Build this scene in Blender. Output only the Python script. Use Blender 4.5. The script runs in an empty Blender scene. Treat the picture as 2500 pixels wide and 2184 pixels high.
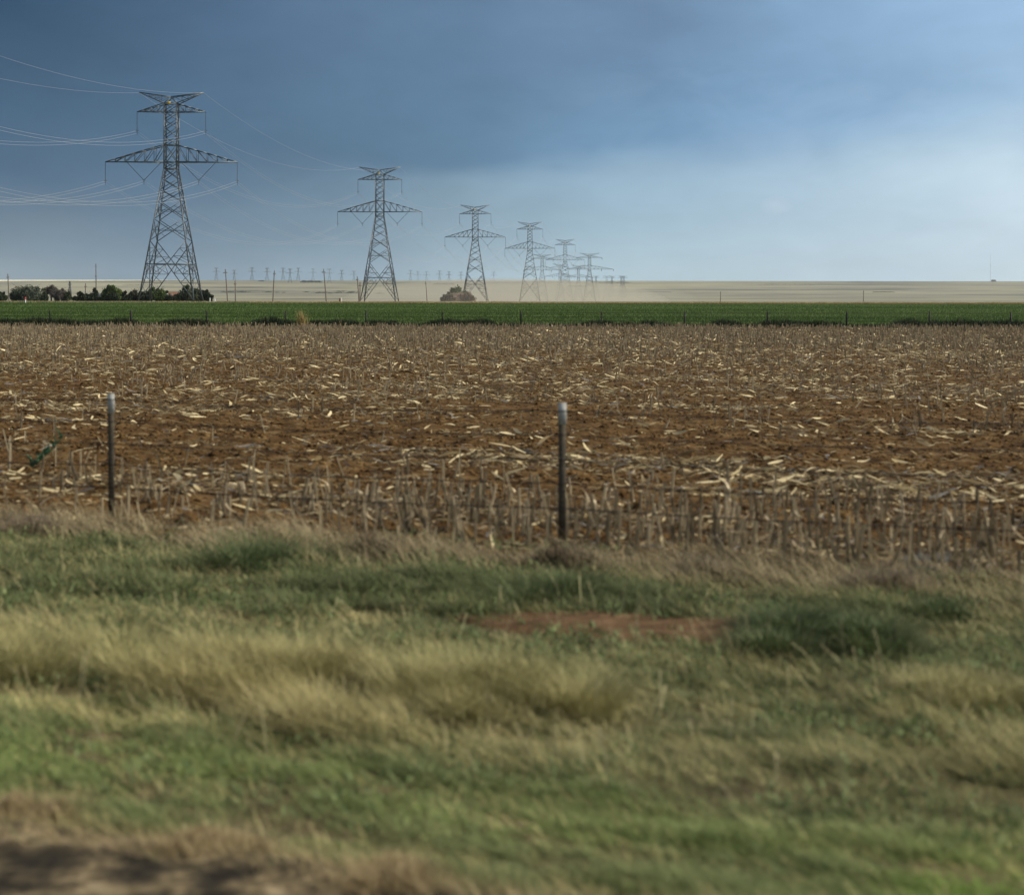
import bpy, math
import numpy as np
R = math.radians
rng = np.random.default_rng(7)
F = 4000.0            # focal length in photo pixels (photo 2500 x 2184)
CZ = 2.15             # eye height
HY = 735.0            # photo row of eye level
SUN_AZ, SUN_EL = R(96), R(36)
sc = bpy.context.scene
C = sc.collection

# ------------------------------------------------------------------ helpers
def at(px, d):
    return (px - 1250.0) / F * d
def hgt(py, d):
    return CZ + (HY - py) / F * d

def vn(x, y, seed=0):
    x = np.asarray(x, float); y = np.asarray(y, float)
    xi = np.floor(x).astype(np.int64); yi = np.floor(y).astype(np.int64)
    fx = x - xi; fy = y - yi
    fx = fx * fx * (3 - 2 * fx); fy = fy * fy * (3 - 2 * fy)
    def h(a, b):
        n = (a * 374761393 + b * 668265263 + seed * 1442695041) & 0xFFFFFFFF
        n = ((n ^ (n >> 13)) * 1274126177) & 0xFFFFFFFF
        n = n ^ (n >> 16)
        return (n & 0xFFFFFF) / float(0xFFFFFF)
    a = h(xi, yi); b = h(xi + 1, yi); c = h(xi, yi + 1); d = h(xi + 1, yi + 1)
    return (a * (1 - fx) + b * fx) * (1 - fy) + (c * (1 - fx) + d * fx) * fy
def fbm(x, y, seed=0, o=4):
    s = 0; a = .5; t = 0
    for k in range(o):
        s = s + a * vn(x * 2 ** k, y * 2 ** k, seed + k * 17); t += a; a *= .5
    return s / t

def tt(Y): return np.interp(Y, [20, 110], [.36, .04])
def vof(X, Y): return Y + tt(Y) * X
def yof(X, v):
    X = np.asarray(X, float); v = np.asarray(v, float) + 0 * X
    Y = v - .2 * X
    for _ in range(12): Y = v - tt(Y) * X
    return Y

_pk = [(2200, 735.0), (2700, 734), (3300, 731), (4000, 721), (4800, 705), (5500, 691), (6000, 685.6), (6250, 685.2)]
_kd = [-500, 20, 121, 230, 340, 379, 900, 1600] + [a for a, b in _pk] + [6700, 7400, 9000]
_kz = [0, 0, .22, .78, 1.62, 2.02, 2.05, 2.1] + [hgt(b, a) for a, b in _pk]
_zr = _kz[-1]
_kz += [_zr - 6, _zr - 30, _zr - 60]
_dd = np.linspace(-500, 9000, 9501); _zz = np.interp(_dd, _kd, _kz)
_zs = _zz.copy()
for _ in range(3):
    _p = np.pad(_zs, 100, mode='edge'); _cs = np.cumsum(np.insert(_p, 0, 0)); _zs = (_cs[201:] - _cs[:-201])[:len(_zz)] / 201
_m = np.clip((_dd - 2000) / 300, 0, 1) * np.clip((6000 - _dd) / 200, 0, 1)
_zz = _zz * (1 - _m) + _zs * _m
def gz(X, Y):
    v = vof(X, Y)
    return np.interp(v, _dd, _zz) + np.where(np.asarray(v) < 15, .05 * (vn(np.asarray(X) * .7, np.asarray(Y) * .7, 5) - .5), 0)

def mesh(name, V, Fc, mat, parent=None, col=None, smooth=False):
    V = np.asarray(V, np.float32).reshape(-1, 3); Fc = np.asarray(Fc, np.int32)
    n, k = Fc.shape
    m = bpy.data.meshes.new(name)
    m.vertices.add(len(V)); m.vertices.foreach_set('co', V.ravel())
    m.loops.add(n * k); m.loops.foreach_set('vertex_index', Fc.ravel())
    m.polygons.add(n); m.polygons.foreach_set('loop_start', np.arange(0, n * k, k, dtype=np.int32))
    m.update(calc_edges=True)
    if col is not None:
        a = m.color_attributes.new('Col', 'FLOAT_COLOR', 'POINT')
        c4 = np.ones((len(V), 4), np.float32); c4[:, :3] = col
        a.data.foreach_set('color', c4.ravel())
    if smooth: m.polygons.foreach_set('use_smooth', np.ones(n, bool))
    if mat: m.materials.append(mat)
    o = bpy.data.objects.new(name, m); C.objects.link(o)
    if parent: o.parent = parent
    return o
def empty(name, loc, label, cat, group=None, rz=0):
    o = bpy.data.objects.new(name, None); C.objects.link(o)
    o.location = loc; o.rotation_euler = (0, 0, rz); o.empty_display_size = .2
    return tag(o, label, cat, group)
def tag(o, label=None, cat=None, group=None, kind=None):
    if label: o['label'] = label
    if cat: o['category'] = cat
    if group: o['group'] = group
    if kind: o['kind'] = kind
    return o
def dup(root, loc, label, group=None, rz=0):
    r = root.copy(); C.objects.link(r); r.location = loc; r.rotation_euler = (0, 0, rz); r['label'] = label
    if group: r['group'] = group
    for ch in list(root.children):
        c = ch.copy(); C.objects.link(c); c.parent = r
        for g in list(ch.children):
            d = g.copy(); C.objects.link(d); d.parent = c
    return r
ORD = ['leftmost', 'second from the left', 'third from the left', 'fourth from the left', 'fifth from the left', 'sixth from the left',
       'seventh from the left', 'eighth from the left', 'ninth from the left', 'tenth from the left', 'eleventh from the left',
       'twelfth from the left', 'thirteenth from the left', 'fourteenth from the left', 'fifteenth from the left',
       'sixteenth from the left', 'seventeenth from the left', 'eighteenth from the left', 'nineteenth from the left', 'twentieth from the left']

def grid_faces(nr, nc):
    i = np.arange(nr - 1)[:, None] * nc + np.arange(nc - 1)[None, :]
    return np.stack([i, i + 1, i + nc + 1, i + nc], -1).reshape(-1, 4)

class Bars:                                    # collects straight members and boxes into ONE mesh
    def __init__(s): s.V = []; s.F = []; s.n = 0
    def bar(s, a, b, w, w2=None):
        a = np.array(a, float); b = np.array(b, float); d = b - a; L = np.linalg.norm(d)
        if L < 1e-6: return
        d /= L; up = np.array([0, 0, 1.]) if abs(d[2]) < .9 else np.array([0, 1., 0])
        x = np.cross(d, up); x /= np.linalg.norm(x); y = np.cross(d, x)
        w2 = w if w2 is None else w2
        for p, q in ((a, w), (b, w2)):
            for sx, sy in ((-1, -1), (1, -1), (1, 1), (-1, 1)): s.V.append(p + x * sx * q / 2 + y * sy * q / 2)
        n = s.n
        s.F += [(n, n+3, n+2, n+1), (n+4, n+5, n+6, n+7)] + [(n+i, n+(i+1) % 4, n+4+(i+1) % 4, n+4+i) for i in range(4)]
        s.n += 8
    def box(s, c, h):
        a = (c[0], c[1], c[2] - h[2]); 
        n = s.n
        for z in (-1, 1):
            for sx, sy in ((-1, -1), (1, -1), (1, 1), (-1, 1)): s.V.append(np.array([c[0]+sx*h[0], c[1]+sy*h[1], c[2]+z*h[2]]))
        s.F += [(n, n+3, n+2, n+1), (n+4, n+5, n+6, n+7)] + [(n+i, n+(i+1) % 4, n+4+(i+1) % 4, n+4+i) for i in range(4)]
        s.n += 8
    def build(s, name, mat, parent=None): return mesh(name, s.V, s.F, mat, parent)
def tube(name, P, r, mat, parent=None, k=6):
    P = np.asarray(P, float); r = np.broadcast_to(np.asarray(r, float), (len(P),))
    T = np.gradient(P, axis=0); T /= np.linalg.norm(T, axis=1)[:, None] + 1e-9
    up = np.where(np.abs(T[:, 2:3]) < .9, np.array([[0, 0, 1.]]), np.array([[0, 1., 0]]))
    A = np.cross(T, up); A /= np.linalg.norm(A, axis=1)[:, None]; B = np.cross(T, A)
    an = np.arange(k) / k * 2 * math.pi
    V = P[:, None] + (A[:, None] * np.cos(an)[None, :, None] + B[:, None] * np.sin(an)[None, :, None]) * r[:, None, None]
    n = len(P); F_ = []
    for i in range(n - 1):
        for j in range(k): F_.append((i*k+j, i*k+(j+1) % k, (i+1)*k+(j+1) % k, (i+1)*k+j))
    return V.reshape(-1, 3), np.array(F_)
def join_tubes(name, lst, mat, parent=None, smooth=True):
    V = []; F_ = []; n = 0
    for v, f in lst: V.append(v); F_.append(f + n); n += len(v)
    return mesh(name, np.concatenate(V), np.concatenate(F_), mat, parent, smooth=smooth)

# ------------------------------------------------------------------ materials
def newmat(name):
    m = bpy.data.materials.new(name); m.use_nodes = True
    nt = m.node_tree; b = nt.nodes['Principled BSDF']
    return m, nt, b
def plain(name, col, rough=.7, metal=0, noise=None, amt=.25, spec=.3):
    m, nt, b = newmat(name)
    b.inputs['Roughness'].default_value = rough; b.inputs['Metallic'].default_value = metal
    b.inputs['Specular IOR Level'].default_value = spec
    if noise:
        tc = nt.nodes.new('ShaderNodeTexCoord'); n = nt.nodes.new('ShaderNodeTexNoise'); n.inputs['Scale'].default_value = noise
        n.inputs['Detail'].default_value = 5
        nt.links.new(tc.outputs['Object'], n.inputs['Vector'])
        cr = nt.nodes.new('ShaderNodeValToRGB')
        cr.color_ramp.elements[0].position = .3; cr.color_ramp.elements[1].position = .7
        cr.color_ramp.elements[0].color = tuple(c * (1 - amt) for c in col) + (1,)
        cr.color_ramp.elements[1].color = tuple(min(1, c * (1 + amt)) for c in col) + (1,)
        nt.links.new(n.outputs['Fac'], cr.inputs['Fac']); nt.links.new(cr.outputs['Color'], b.inputs['Base Color'])
    else: b.inputs['Base Color'].default_value = tuple(col) + (1,)
    return m
def leafmat(name, trans=.3, rough=.65):        # colour of each blade or leaf comes with its mesh
    m, nt, b = newmat(name)
    a = nt.nodes.new('ShaderNodeAttribute'); a.attribute_name = 'Col'
    b.inputs['Roughness'].default_value = rough; b.inputs['Specular IOR Level'].default_value = .25
    t = nt.nodes.new('ShaderNodeBsdfTranslucent'); mx = nt.nodes.new('ShaderNodeMixShader'); mx.inputs[0].default_value = trans
    nt.links.new(a.outputs['Color'], b.inputs['Base Color']); nt.links.new(a.outputs['Color'], t.inputs['Color'])
    nt.links.new(b.outputs[0], mx.inputs[1]); nt.links.new(t.outputs[0], mx.inputs[2])
    nt.links.new(mx.outputs[0], nt.nodes['Material Output'].inputs[0])
    return m
def soilmat(name, stops, scale, vs=(1, 1, 1), bump=.5, bdist=.03, scale2=6.0):
    m, nt, b = newmat(name); b.inputs['Roughness'].default_value = .95; b.inputs['Specular IOR Level'].default_value = .1
    tc = nt.nodes.new('ShaderNodeTexCoord'); mp = nt.nodes.new('ShaderNodeMapping'); mp.inputs['Scale'].default_value = vs
    nt.links.new(tc.outputs['Object'], mp.inputs['Vector'])
    n = nt.nodes.new('ShaderNodeTexNoise'); n.inputs['Scale'].default_value = scale; n.inputs['Detail'].default_value = 8; n.inputs['Roughness'].default_value = .62
    n2 = nt.nodes.new('ShaderNodeTexNoise'); n2.inputs['Scale'].default_value = scale * scale2; n2.inputs['Detail'].default_value = 6
    nt.links.new(mp.outputs[0], n.inputs['Vector']); nt.links.new(mp.outputs[0], n2.inputs['Vector'])
    mx = nt.nodes.new('ShaderNodeMath'); mx.operation = 'MULTIPLY_ADD'; mx.inputs[1].default_value = .35
    sb = nt.nodes.new('ShaderNodeMath'); sb.operation = 'SUBTRACT'; sb.inputs[1].default_value = .5
    nt.links.new(n2.outputs['Fac'], sb.inputs[0]); nt.links.new(sb.outputs[0], mx.inputs[0]); nt.links.new(n.outputs['Fac'], mx.inputs[2])
    cr = nt.nodes.new('ShaderNodeValToRGB'); e = cr.color_ramp.elements
    e[0].position = stops[0][0]; e[0].color = stops[0][1] + (1,); e[1].position = stops[-1][0]; e[1].color = stops[-1][1] + (1,)
    for p, c in stops[1:-1]:
        q = e.new(p); q.color = c + (1,)
    nt.links.new(mx.outputs[0], cr.inputs['Fac']); nt.links.new(cr.outputs['Color'], b.inputs['Base Color'])
    bp = nt.nodes.new('ShaderNodeBump'); bp.inputs['Strength'].default_value = bump; bp.inputs['Distance'].default_value = bdist
    nt.links.new(mx.outputs[0], bp.inputs['Height']); nt.links.new(bp.outputs[0], b.inputs['Normal'])
    return m

M_leaf = leafmat('leaf', .3); M_dry = leafmat('dry_leaf', .2, .6); M_tree = leafmat('tree_leaf', .12)
M_steel = plain('galvanised_steel', (.085, .10, .11), .4, .45, .8, .3, .5)
M_steel2 = plain('weathered_steel', (.10, .11, .12), .6, .3, .8, .3, .3)
M_wire = plain('aluminium_wire', (.42, .44, .46), .5, .2)
M_ins = plain('insulator_glass', (.10, .12, .12), .25)
M_yel = plain('yellow_plate', (.55, .36, .03), .5)
M_wood = plain('weathered_wood', (.17, .14, .115), .9, 0, 6, .3)
M_rust = plain('dark_fence_wire', (.035, .03, .028), .7, .2)
M_tpost = plain('green_post_paint', (.085, .070, .046), .8, .0, 9, .35)
M_white = plain('white_post_paint', (.46, .46, .42), .7, 0, 30, .25)
M_bark = plain('bark', (.09, .07, .055), .95, 0, 3, .3)
M_bwhite = plain('marker_white', (.8, .8, .78), .5); M_bred = plain('marker_red', (.5, .06, .04), .5)
M_plain = soilmat('prairie', [(.36, (.11, .11, .08)), (.44, (.21, .20, .14)), (.52, (.27, .26, .175)), (.60, (.33, .31, .19)), (.68, (.38, .35, .215))], .0026, (.45, 1.0, 1), .1, .5, 7)
M_pale = plain('painted_sunlit_grass', (.85, .80, .55), .9, 0, .02, .1)  # pale grass with the sunlit brightness of the ridge strip painted in
M_soil = soilmat('red_brown_soil', [(.3, (.027, .015, .006)), (.45, (.080, .043, .014)), (.56, (.130, .074, .026)), (.7, (.21, .135, .055))], 2.2, (1, 1, 1), .9, .06)
M_vsoil = soilmat('verge_soil', [(.3, (.05, .04, .022)), (.5, (.10, .08, .042)), (.7, (.17, .135, .07))], 3, (1, 1, 1), .8, .04)
M_red = soilmat('bare_red_soil', [(.3, (.075, .043, .022)), (.5, (.135, .080, .041)), (.7, (.23, .145, .08))], 4, (1, 2, 1), .9, .03)
M_wsoil = soilmat('wheat_ground', [(.35, (.035, .072, .014)), (.5, (.055, .11, .02)), (.65, (.08, .14, .035))], 1.2, (.5, 1.5, 1), .6, .1)
M_grav = soilmat('gravel', [(.36, (.022, .019, .014)), (.46, (.05, .041, .027)), (.56, (.15, .115, .065)), (.66, (.34, .27, .16))], 3.0, (1, 1, 1), 1, .03, 5)
M_asph = soilmat('asphalt', [(.3, (.035, .035, .036)), (.5, (.05, .05, .05)), (.7, (.075, .074, .07))], 30, (1, 1, 1), .6, .01)
M_strip = soilmat('dry_strip', [(.35, (.22, .17, .09)), (.6, (.36, .29, .15))], .8, (1, 1, 1), .3, .1)

# ------------------------------------------------------------------ ground sheets
def polar_sheet(name, v0, v1, rows, cols, amax, mat, zoff=0, disp=None, kind='structure', power=None):
    v = v0 * (v1 / v0) ** np.linspace(0, 1, rows) if power is None else np.linspace(v0, v1, rows)
    a = np.sinh(np.linspace(-1.6, 1.6, cols)) / math.sinh(1.6) * amax
    # points where ray X = a*Y meets the line v: solve Y + t(Y) a Y = v
    V, A = np.meshgrid(v, a, indexing='ij'); Y = V.copy()
    for _ in range(25): Y = V / (1 + np.interp(Y, [20, 110], [.36, .04]) * A)
    X = A * Y; Z = gz(X, Y) + zoff
    if disp is not None: Z = Z + disp(X, Y)
    o = mesh(name, np.stack([X, Y, Z], -1), grid_faces(rows, cols), mat, smooth=True)
    o['kind'] = kind
    return o
# base ground out to and past the ridge
xs = np.sinh(np.linspace(-5.2, 5.2, 161)); xs = xs / xs[-1] * 7800
ys = np.concatenate([np.linspace(-300, 0, 8)[:-1], np.linspace(0, 400, 60)[:-1], np.linspace(400, 7900, 260)])
XX, YY = np.meshgrid(xs, ys); ZZ = np.interp(np.where(YY < 400, vof(XX.clip(-200, 200), YY), YY), _dd, _zz)
ZZ = ZZ - .35 * np.clip((352 - YY) / 6, 0, 1)
far = np.clip((YY - 2300) / 2500, 0, 1)
ZZ = ZZ + far * np.clip((6100 - YY) / 600, 0, 1) * 5.0 * (fbm(XX / 900, YY / 700, 31) - .5)
tag(mesh('ground', np.stack([XX, YY, ZZ], -1), grid_faces(len(ys), len(xs)), M_plain, smooth=True), kind='structure')
def far_z(X, Y):
    f = np.clip((Y - 2300) / 2500, 0, 1) * np.clip((6100 - Y) / 600, 0, 1)
    return np.interp(Y, _dd, _zz) + f * 5.0 * (fbm(X / 900, Y / 700, 31) - .5)
def d_of_py(py):                                # distance on the far slope seen at photo row py
    d = np.linspace(2300, 6100, 2000); z = np.interp(d, _dd, _zz); p = HY - (z - CZ) / d * F
    return float(np.interp(-py, -p, d))

def field_disp(X, Y):
    v = vof(X, Y)
    fur = .018 * np.sin(v * 2 * math.pi / .76 + 2 * vn(X * .3, Y * .3, 3))
    big = .07 * (fbm(X * .9, Y * 1.6, 11, 3) - .5)
    cl = .075 * (np.maximum(fbm(X * 4.5, Y * 5, 12, 4) - .5, -.1))
    edge = np.clip((v - 13.75) / .6, 0, 1) * np.clip((121.5 - v) / 1, 0, 1)
    return (fur + big + cl) * edge + .02
polar_sheet('stubble_field', 13.75, 122.5, 520, 640, 1.25, M_soil, 0, field_disp)
polar_sheet('grass_verge', 2.2, 13.95, 300, 300, 1.3, M_vsoil, .005, lambda X, Y: .05 * (fbm(X * 2, Y * 2, 4) - .5))
polar_sheet('road_shoulder', 3.0, 5.95, 120, 300, 1.5, M_grav, .012, lambda X, Y: .05 * (fbm(X * 2, Y * 2, 4) - .5) + .014 * fbm(X * 9, Y * 9, 8) + .006)
polar_sheet('road', 1.2, 3.6, 10, 60, 1.5, M_asph, .06)
polar_sheet('wheat_field', 121.6, 342, 160, 260, .8, M_wsoil, .04, lambda X, Y: .05 * fbm(X * .3, Y * .3, 6))
polar_sheet('field_margin', 339, 356, 12, 200, .8, M_strip, .12)
# pale far grassland on the left ridge, sunlight painted into its bright colour
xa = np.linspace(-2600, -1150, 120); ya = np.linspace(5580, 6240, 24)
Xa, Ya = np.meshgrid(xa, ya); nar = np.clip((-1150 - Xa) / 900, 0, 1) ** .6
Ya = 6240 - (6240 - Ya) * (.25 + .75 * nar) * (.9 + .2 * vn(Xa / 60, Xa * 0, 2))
tag(mesh('pale_sunlit_grassland', np.stack([Xa, Ya, far_z(Xa, Ya) + 1.0], -1), grid_faces(24, 120), M_pale, smooth=True), kind='structure')
# bare red patch in the verge
th = np.linspace(0, 2 * math.pi, 64, endpoint=False)
rr = np.linspace(0, 1, 14)
Rr, Th = np.meshgrid(rr, th, indexing='ij'); wob = 1.12 + .25 * (vn(np.cos(Th) * 2 + 5, np.sin(Th) * 2 + 5, 9) - .5)
U = Rr * np.cos(Th) * 1.25 * wob; W = Rr * np.sin(Th) * .42 * wob
Xp = .97 + U; Yp = 10.75 - .3 * U + W
i = np.arange(13)[:, None] * 64 + np.arange(64)[None, :]; i2 = np.arange(13)[:, None] * 64 + (np.arange(64)[None, :] + 1) % 64
fr = np.stack([i, i + 64, i2 + 64, i2], -1).reshape(-1, 4)
zp = gz(Xp, Yp) + .05 * (fbm(Xp * 2, Yp * 2, 4) - .5) + .005 + .045 * (1 - Rr ** 2) ** .5 * (1 + .6 * (fbm(Xp * 6, Yp * 6, 14) - .5)) + .002
tag(mesh('bare_soil_patch', np.stack([Xp, Yp, zp], -1), fr, M_red, smooth=True), kind='structure')

# ------------------------------------------------------------------ blades, stalks, litter
def blades(name, X, Y, Z, h, w, az, lean, col, mat, curve=.5, tip=.15, seg=2, kind='stuff', parent=None, face=None):
    n = len(X); X, Y, Z, h, w, az, lean = [np.broadcast_to(np.asarray(a, float), (n,)) for a in (X, Y, Z, h, w, az, lean)]
    fa = az + math.pi / 2 + rng.normal(0, .5, n) if face is None else face
    sx, sy = np.cos(fa), np.sin(fa)
    V = np.zeros((n, seg + 1, 2, 3))
    for k in range(seg + 1):
        t = k / seg
        hor = h * np.sin(lean) * (t * (1 - curve) + t * t * curve)
        ver = h * np.cos(lean) * (t - curve * .35 * t * t * np.sin(lean))
        cx = X + np.cos(az) * hor; cy = Y + np.sin(az) * hor; cz = Z + ver
        ww = w * (1 - (1 - tip) * t ** 1.5) / 2
        V[:, k, 0] = np.stack([cx - sx * ww, cy - sy * ww, cz], -1)
        V[:, k, 1] = np.stack([cx + sx * ww, cy + sy * ww, cz], -1)
    b = np.arange(n)[:, None] * (2 * (seg + 1)) + np.arange(seg)[None, :] * 2
    Fq = np.stack([b, b + 1, b + 3, b + 2], -1).reshape(-1, 4)
    col = np.repeat(np.asarray(col, np.float32), 2 * (seg + 1), axis=0)
    o = mesh(name, V, Fq, mat, parent, col=col)
    if kind: o['kind'] = kind
    return o
def mixcol(a, b, f):
    f = np.asarray(f)[:, None]; return np.array(a)[None] * (1 - f) + np.array(b)[None] * f
def scatter(n, d0, d1, amax, power=1.0):
    # denser near the viewer: distance drawn log-like, angle uniform (denser inside the view)
    q = rng.random(n) ** power; Y = d0 * (d1 / d0) ** q
    a = np.where(rng.random(n) < .72, rng.uniform(-.36, .36, n), rng.uniform(-amax, amax, n))
    return a * Y, Y
def px_of(X, Y): return 1250 + X / Y * F
def vary(c, s=.18):
    return c * (1 + rng.normal(0, s, (len(c), 1))).clip(.45, 1.8)

# verge grass : many short blades, kinds chosen by where they stand
def vz(X, Y): return gz(X, Y) + .05 * (fbm(X * 2, Y * 2, 4) - .5)
def verge(n, which):
    X, Y = scatter(n, 4.6, 17.5, .85); v = vof(X, Y); px = px_of(X, Y)
    n1 = fbm(X * .8, v * 2.0, 21, 3); n2 = fbm(X * 2.0 + 9, v * 4.0, 22, 3); n3 = fbm(X * 5, v * 9, 23, 2); nl = fbm(X * .35 + 3, v * .5, 24, 2)
    patch = ((X - 1.0) / 1.15) ** 2 + ((Y + .3 * (X - .72) - 10.68) / .42) ** 2 < 1 + 2.4 * (n2 - .5) + 1.5 * (n3 - .5)
    vw = v + 1.5 * (n1 - .5) + .8 * (n2 - .5)
    left = np.clip((1650 - px) / 600, 0, 1); far_r = np.clip((px - 2000) / 300, 0, 1)
    yel = np.clip((vw - 7.8) / .5, 0, 1) * np.clip((9.9 - vw) / .8, 0, 1) * np.maximum(left, .7 * far_r) * np.clip(.35 + 2.2 * (n2 - .38), 0, 1)
    yel = np.maximum(yel, .28 * (vw > 7.6) * (n1 > .5))
    edge = 5.72 + .5 * (n1 - .5)
    keep = (v < 14.1 + 1.2 * (n2 - .5) + .8 * (n1 - .5)) & (v > edge) & ~(patch & (rng.random(n) < .86))
    keep &= rng.random(n) < np.clip((v - edge) / .5, .15, 1)
    hollow = (fbm(X * 1.1 + 7, v * 2.6, 33, 3) < .40) & (v > 6.3); keep &= ~(hollow & (rng.random(n) < .72))
    brush = np.clip((vw - 12.5) / .7, 0, 1)
    dk = np.clip((vw - 10.7) / .5, 0, 1) * (1 - brush) * np.clip(.2 + 2.6 * (n2 - .35), 0, 1)
    tan = np.clip((6.12 - v) / .25, 0, 1) * np.clip(.15 + 3 * (nl + n2 - .98), 0, 1)
    tuft = .35 + 1.5 * np.clip(n2 - .25, 0, 1) + .5 * (n3 - .5)
    if which == 'green':
        keep &= rng.random(n) > .55 * yel + .7 * brush + .85 * tan
        keep &= (n3 > .27) | (rng.random(n) < .35)
        f = np.clip((n1 * .5 + n3 * .5 - .3) * 2.4 + rng.normal(0, .25, n), 0, 1)
        lush = np.clip(1.25 - np.abs(vw - 7.0) / 1.1, 0, 1) * np.clip(.5 + 1.6 * (1.0 - nl - .4), 0, 1)
        lush = np.maximum(lush, np.clip((px - 2050) / 300, 0, 1) * np.clip((7.1 - v) / .4, 0, 1))
        c = mixcol((.135, .175, .062), (.27, .285, .135), f)
        L_ = (lush * .75)[:, None]; c = c * (1 - L_) + mixcol((.17, .30, .045), (.31, .45, .09), rng.random(n)) * L_
        D_ = (dk * .8)[:, None]; c = c * (1 - D_) + mixcol((.08, .108, .035), (.19, .215, .085), rng.random(n)) * D_
        h = (.085 * tuft + .10 * dk * tuft + .05 * yel) * rng.uniform(.5, 1.4, n)
        w = rng.uniform(.004, .010, n)
    else:
        p = np.maximum.reduce([.85 * yel, .10 + .25 * (n3 > .6), .9 * brush * np.clip(.4 + 2 * (n2 - .3), 0, 1), tan])
        p = np.where((v > 6.15) & (v < 7.5), .07, p)
        keep &= rng.random(n) < p * (1 - .45 * brush * (n1 < .5))
        c = mixcol((.44, .38, .155), (.68, .59, .28), np.clip(rng.normal(.5, .3, n), 0, 1))
        B_ = brush[:, None]; c = c * (1 - B_) + mixcol((.26, .215, .115), (.50, .41, .235), rng.random(n)) * B_
        T_ = tan[:, None]; c = c * (1 - T_) + mixcol((.36, .27, .13), (.58, .46, .25), rng.random(n)) * T_
        h = (.09 + .20 * yel * tuft + .13 * brush * tuft + .03 * tan) * rng.uniform(.5, 1.35, n)
        w = rng.uniform(.003, .007, n)
    ln = np.clip(rng.normal(.95, .32, n), .1, 1.5)
    c = c * ((.84 + .22 * np.clip((8 - v) / 1, 0, 1) * (v > 6.1)) * (.72 + .55 * fbm(X * 1.2 + 4, v * 3.0, 29, 3)))[:, None]
    X, Y, c, h, w, ln = X[keep], Y[keep], c[keep], h[keep], w[keep], ln[keep]
    az = np.where(rng.random(len(X)) < .72, math.pi, 0) - .34 + rng.normal(0, .55, len(X))
    scale = np.clip(Y / 9, .8, 1.5)
    return X, Y, vz(X, Y) - .01, h * (1 + .5 * (ln > .9)), w * scale, az, ln, vary(c)
a = verge(900000, 'green'); tag(blades('green_grass', a[0], a[1], a[2], a[3], a[4], a[5], a[6], a[7], M_leaf),
    'short green roadside grass growing across the verge', 'grass')
a = verge(650000, 'dry'); tag(blades('dry_grass', a[0], a[1], a[2], a[3], a[4], a[5], a[6], a[7], M_dry),
    'taller straw coloured dry grass among the green verge grass', 'dry grass')

# broad leaved weeds and tall seed stems through the verge
n = 15000; X, Y = scatter(n, 6, 15, .8); v = vof(X, Y); q = fbm(X * 1.3, v * 2.2, 91, 3); k = (q > .50) & (v > 6.4) & (v < 14.4) & ((v > 8.2) | (rng.random(n) < .22)); X, Y, v = X[k], Y[k], v[k]; n = len(X)
m = 6; Xr = np.repeat(X, m) + rng.normal(0, .035, n * m); Yr = np.repeat(Y, m) + rng.normal(0, .035, n * m)
c = vary(mixcol((.09, .135, .045), (.24, .29, .12), np.repeat(rng.random(n), m)))
tag(blades('leafy_weeds', Xr, Yr, vz(Xr, Yr) + rng.uniform(0, .09, n * m), rng.uniform(.025, .08, n * m), rng.uniform(.008, .02, n * m), rng.uniform(0, 6.28, n * m), rng.uniform(.5, 1.5, n * m), c, M_leaf, curve=.8, tip=.15, seg=3),
    'broad leaved green weeds scattered through the roadside grass', 'weeds')
n = 2600; X, Y = scatter(n, 6.5, 15.2, .8); v = vof(X, Y); q = fbm(X * .8, v * 1.5, 92, 3); k = (q > .44) & (v > 7.2) & (v < 14.8); X, Y = X[k], Y[k]; n = len(X)
az_ = rng.uniform(0, 6.28, n); ln_ = rng.uniform(.1, .9, n); hh_ = rng.uniform(.12, .32, n)
c = vary(mixcol((.34, .29, .14), (.60, .53, .30), rng.random(n)))
tag(blades('seed_stems', np.tile(X, 2), np.tile(Y, 2), np.tile(vz(X, Y), 2), np.tile(hh_, 2), np.concatenate([np.full(n, .003), np.full(n, .002)]), np.tile(az_, 2), np.tile(ln_, 2), np.tile(c, (2, 1)), M_dry, curve=.5, tip=1.6, seg=4),
    'thin dry seed stems standing above the verge grass', 'dry grass')
# corn stubble and litter
n = 640000
X, Y = scatter(n, 11.5, 123, .8, .85); v = vof(X, Y)
k = (v > 13.8 + .5 * fbm(X * .9, v * 0 + 2, 77, 3)) & (v < 121)
X, Y, v = X[k], Y[k], v[k]
n1 = fbm(X * .25, v * .8, 41, 3); n2 = fbm(X * .9, v * 1.8, 42, 3)
bare = np.maximum(np.clip(1.3 - np.abs(v - 23.5) / 6, 0, 1), .5 * np.clip(1.2 - np.abs(v - 34) / 4, 0, 1))
p = np.clip(.19 - .10 * (v < 18.5) + 1.7 * (n1 - .42) + .9 * (n2 - .5) - .26 * bare + .25 * np.clip((v - 45) / 40, 0, 1), .05, 1)
k = rng.random(len(X)) < p; X, Y, v = X[k], Y[k], v[k]; n = len(X)
big = rng.random(n) < np.where(v < 18.5, .03, .08)
L = np.where(big, rng.uniform(.12, .34, n), rng.uniform(.04, .17, n)) * np.clip(Y / 45, 1, 1.5)
Wd = np.where(big, rng.uniform(.03, .065, n), rng.uniform(.007, .036, n)) * np.clip(Y / 45, 1, 1.7)
az = rng.normal(-.1, .75, n) + math.pi * (rng.random(n) < .5)
seg = 3; Vv = np.zeros((n, seg + 1, 2, 3)); tilt = rng.normal(0, .25, n); roll = rng.normal(0, .6, n); arch = rng.normal(.0, .16, n); bend = rng.normal(0, .25, n)
zb = gz(X, Y) + field_disp(X, Y) + .018
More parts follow.
